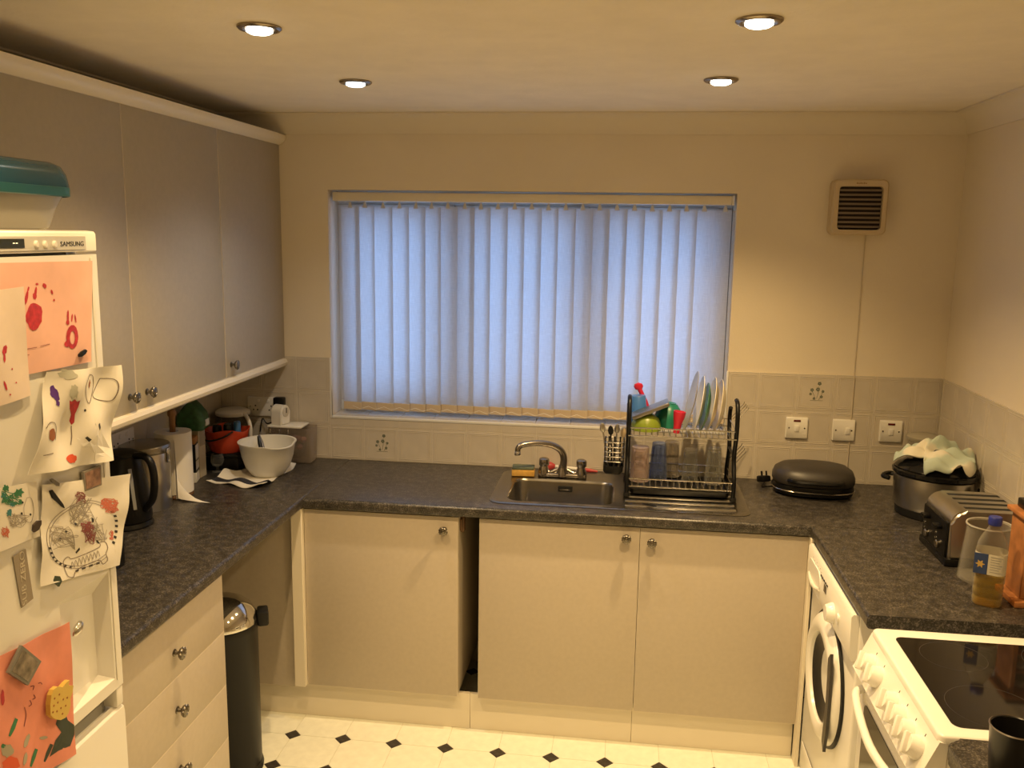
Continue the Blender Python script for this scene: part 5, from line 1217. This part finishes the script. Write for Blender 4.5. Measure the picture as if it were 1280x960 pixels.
lb = obj('label', loft(NB(), [sq(.0785, .023, .094), sq(.0785, .023, .152)], False, False), mat('label_paper', (.62, .58, .48), .5), ob)
obj('label_blue', box(NB(), -.0395, -.006, -.0405, -.0393, .094, .152, .0003, 1), mat('label_blue', (.03, .055, .16), .5), lb)
bm = NB(); pt = []
for k in range(12): a = 2*PI*k/12; r = .012 if k % 2 == 0 else .006; pt.append((-.024+r*math.cos(a), .122+r*math.sin(a)))
prism(bm, pt, .0405, .0409, FACE_F(0, 0, 0)); obj('label_flower', bm, mat('label_gold', (.55, .36, .10), .5), lb, False)
bm = NB()
for k in range(7): box(bm, .0, .030-.004*(k % 3), -.0398, -.0394, .144-.007*k, .1455-.007*k)
obj('label_print', bm, mat('grey_print2', (.28, .27, .24), .6), lb, False)['kind'] = 'stuff'
jg2 = thing('measuring_jug', 'large clear plastic jug between toaster and oil bottle', 'jug', None, (2.862, -1.014, WT+.0005))
obj('jug_wall', loft(NB(), [circ(.072, 0, 36), circ(.074, .004, 36), circ(.060, .15, 36), circ(.061, .168, 36), circ(.058, .168, 36), circ(.057, .15, 36), circ(.070, .006, 36)], True, True), m_clear, jg2)
obj('rim', loft(NB(), [circ(.0605, .164, 36), circ(.0635, .167, 36), circ(.0625, .171, 36), circ(.059, .170, 36)], False, False), clear('rim_plastic', (.85, .84, .80), .5, .1, (.65, .63, .58)), jg2)
sr = thing('spice_rack', 'wooden spice rack of small jars at the right edge', 'spice rack', None, (0, 0, 0))
sx0, sx1, sy0_, sy1_ = 2.884, 3.032, -1.20, -1.10
obj('base_board', box(NB(), sx0-.022, sx1+.004, sy0_-.025, sy1_+.01, WT+.0005, WT+.018, .003, 2), m_wood, sr)
for x in (sx0, sx1-.014): obj('upright', box(NB(), x, x+.014, sy0_, sy1_, WT+.018, WT+.245, .002, 1), m_wood, sr)
obj('top_board', box(NB(), sx0-.014, sx1+.004, sy0_-.012, sy1_+.008, WT+.245, WT+.258, .003, 2), m_wood, sr)
zz = [WT+.024, WT+.080, WT+.136, WT+.192]
for z in zz: obj('shelf_bar', box(NB(), sx0+.014, sx1-.014, sy0_+.02, sy1_-.02, z-.006, z, .001, 1), m_wood, sr)
m_sp = [mat('spice_'+n_2, c0, .9, var=.3, scale=90) for n_2, c0 in (('brown', (.22, .10, .04)), ('ochre', (.40, .22, .05)), ('cream', (.55, .46, .32)), ('green', (.14, .14, .06)))]
for i, z in enumerate(zz):
    for j in range(2):
        x = sx0+.045+.055*j
        t = thing('spice_jar', '%s spice jar on the %s bar of the wooden rack' % (('left', 'right')[j], ('lowest', 'second', 'third', 'top')[i]), 'jar', 'spice jars in the wooden rack', (x, (sy0_+sy1_)/2-.0, z))
        obj('jar_glass', lathe(NB(), [(.020, 0), (.022, .003), (.022, .034), (.018, .038)], 18), m_cglass, t)
        obj('spice', lathe(NB(), [(.019, .0025), (.0195, .004), (.0195, .028), (.001, .029)], 16), m_sp[(i+j*2) % 4], t)
        obj('jar_lid', lathe(NB(), [(.0195, .0375), (.0205, .039), (.0205, .047), (.001, .0475)], 18), m_steel if (i+j) % 2 else m_wplast, t)
tag(obj('small_box', box(NB(), sx0+.005, sx0+.07, sy0_+.015, sy1_-.01, WT+.2585, WT+.285, .004, 2), m_black), 'small black box on top of the spice rack', 'box')
q = R(1250, 925, y=-2.02)
mg = thing('mug', 'plain black mug on the near worktop end beside the cooker', 'mug', None, (2.530, -2.03, WT+.0008))
obj('mug_wall', lathe(NB(), [(.034, 0), (.038, .003), (.043, .085), (.0445, .09), (.0425, .092), (.0405, .09), (.0355, .008), (.001, .006)], 36), mat('black_stoneware', (.015, .014, .014), .3), mg)
obj('rim', lathe(NB(), [(.0408, .0895), (.0425, .0925), (.0448, .0905)], 36, None, False, False), mat('rim_brown', (.10, .075, .055), .4), mg)
obj('handle', tube(NB(), smooth_path([(.03, -.03, .075), (.05, -.052, .07), (.055, -.058, .045), (.045, -.048, .02), (.028, -.028, .018)], 4), .005, 8), mat('black_stoneware', (.015, .014, .014), .3), mg)
gls = thing('glass_tumbler', 'pale clear tumbler at the bottom right corner beside the black mug', 'glass', None, (2.580, -2.135, WT+.0008))
obj('glass_wall', lathe(NB(), [(.03, 0), (.033, .003), (.037, .08), (.0385, .084), (.036, .084), (.031, .01), (.001, .008)], 28), clear('hazy_tumbler', (.85, .82, .75), .35, .2, (.6, .56, .48)), gls)
obj('glass_rim', lathe(NB(), [(.0355, .0835), (.037, .0855), (.039, .0835)], 28, None, False, False), m_wplast, gls)

# ------------------------------------------------------------------ extractor fan with cable
ef = thing('extractor_fan', 'square yellowed extractor fan with dark slats high on the wall', 'fan')
ex0, ex1, ez0, ez1 = 2.553, 2.755, 1.918, 2.128; exc, ezc = (ex0+ex1)/2, (ez0+ez1)/2
fe = FACE_F(exc, -.0005, ezc)
def rr2(w_, h_, r, z, dx=0, dy=0): return [(x+dx, y+dy, z) for x, y in rrect(w_, h_, r, 5)]
obj('housing', loft(NB(), [rr2(.205, .212, .022, 0), rr2(.205, .212, .022, .045), rr2(.198, .205, .02, .048)], Mx=fe), m_cplast, ef)
obj('front_frame', loft(NB(), [rr2(.20, .207, .022, .048), rr2(.202, .209, .022, .072), rr2(.192, .199, .018, .078), rr2(.162, .165, .014, .078, 0, -.004), rr2(.158, .161, .012, .062, 0, -.004)], False, False, Mx=fe), m_cplast, ef)
obj('grille_back', loft(NB(), [rr2(.160, .163, .012, .0625, 0, -.004), rr2(.160, .163, .012, .0635, 0, -.004)], Mx=fe), mat('dark_brown_recess', (.02, .012, .008), .8), ef)
for k in range(9):
    v = -.004-.070+.0172*k
    obj('slat', box(NB(), -.0785, .0785, -.0045, .0045, -.0012, .0012, .0005, 1, fe @ T(0, v, .070) @ RX(-.55)), mat('slat_brown', (.22, .17, .12), .5), ef)
bm = NB()
for k in range(6): box(bm, -.020+.0065*k, -.0155+.0065*k, .087, .0925-.0015*(k % 2), .0778, .0783, 0, 1, fe)
obj('badge_print', bm, mat('badge_brown', (.30, .17, .08), .6), ef, False)['kind'] = 'stuff'
pc = [R(1089, 305, y=-.004), R(1084, 380, y=-.004), R(1079, 465, y=-.004)]
tag(obj('fan_cable', tube(NB(), [(2.70, -.004, ez0-.001), (2.70, -.004, 1.80), (2.7, -.004, ZTILE+.01), (2.7, -.0125, ZTILE-.004), (2.7, -.0125, WT+.03)], .0016, 6), mat('cable_cream', (.62, .54, .42), .5)), 'thin cable running down the wall from the extractor fan', 'cable')
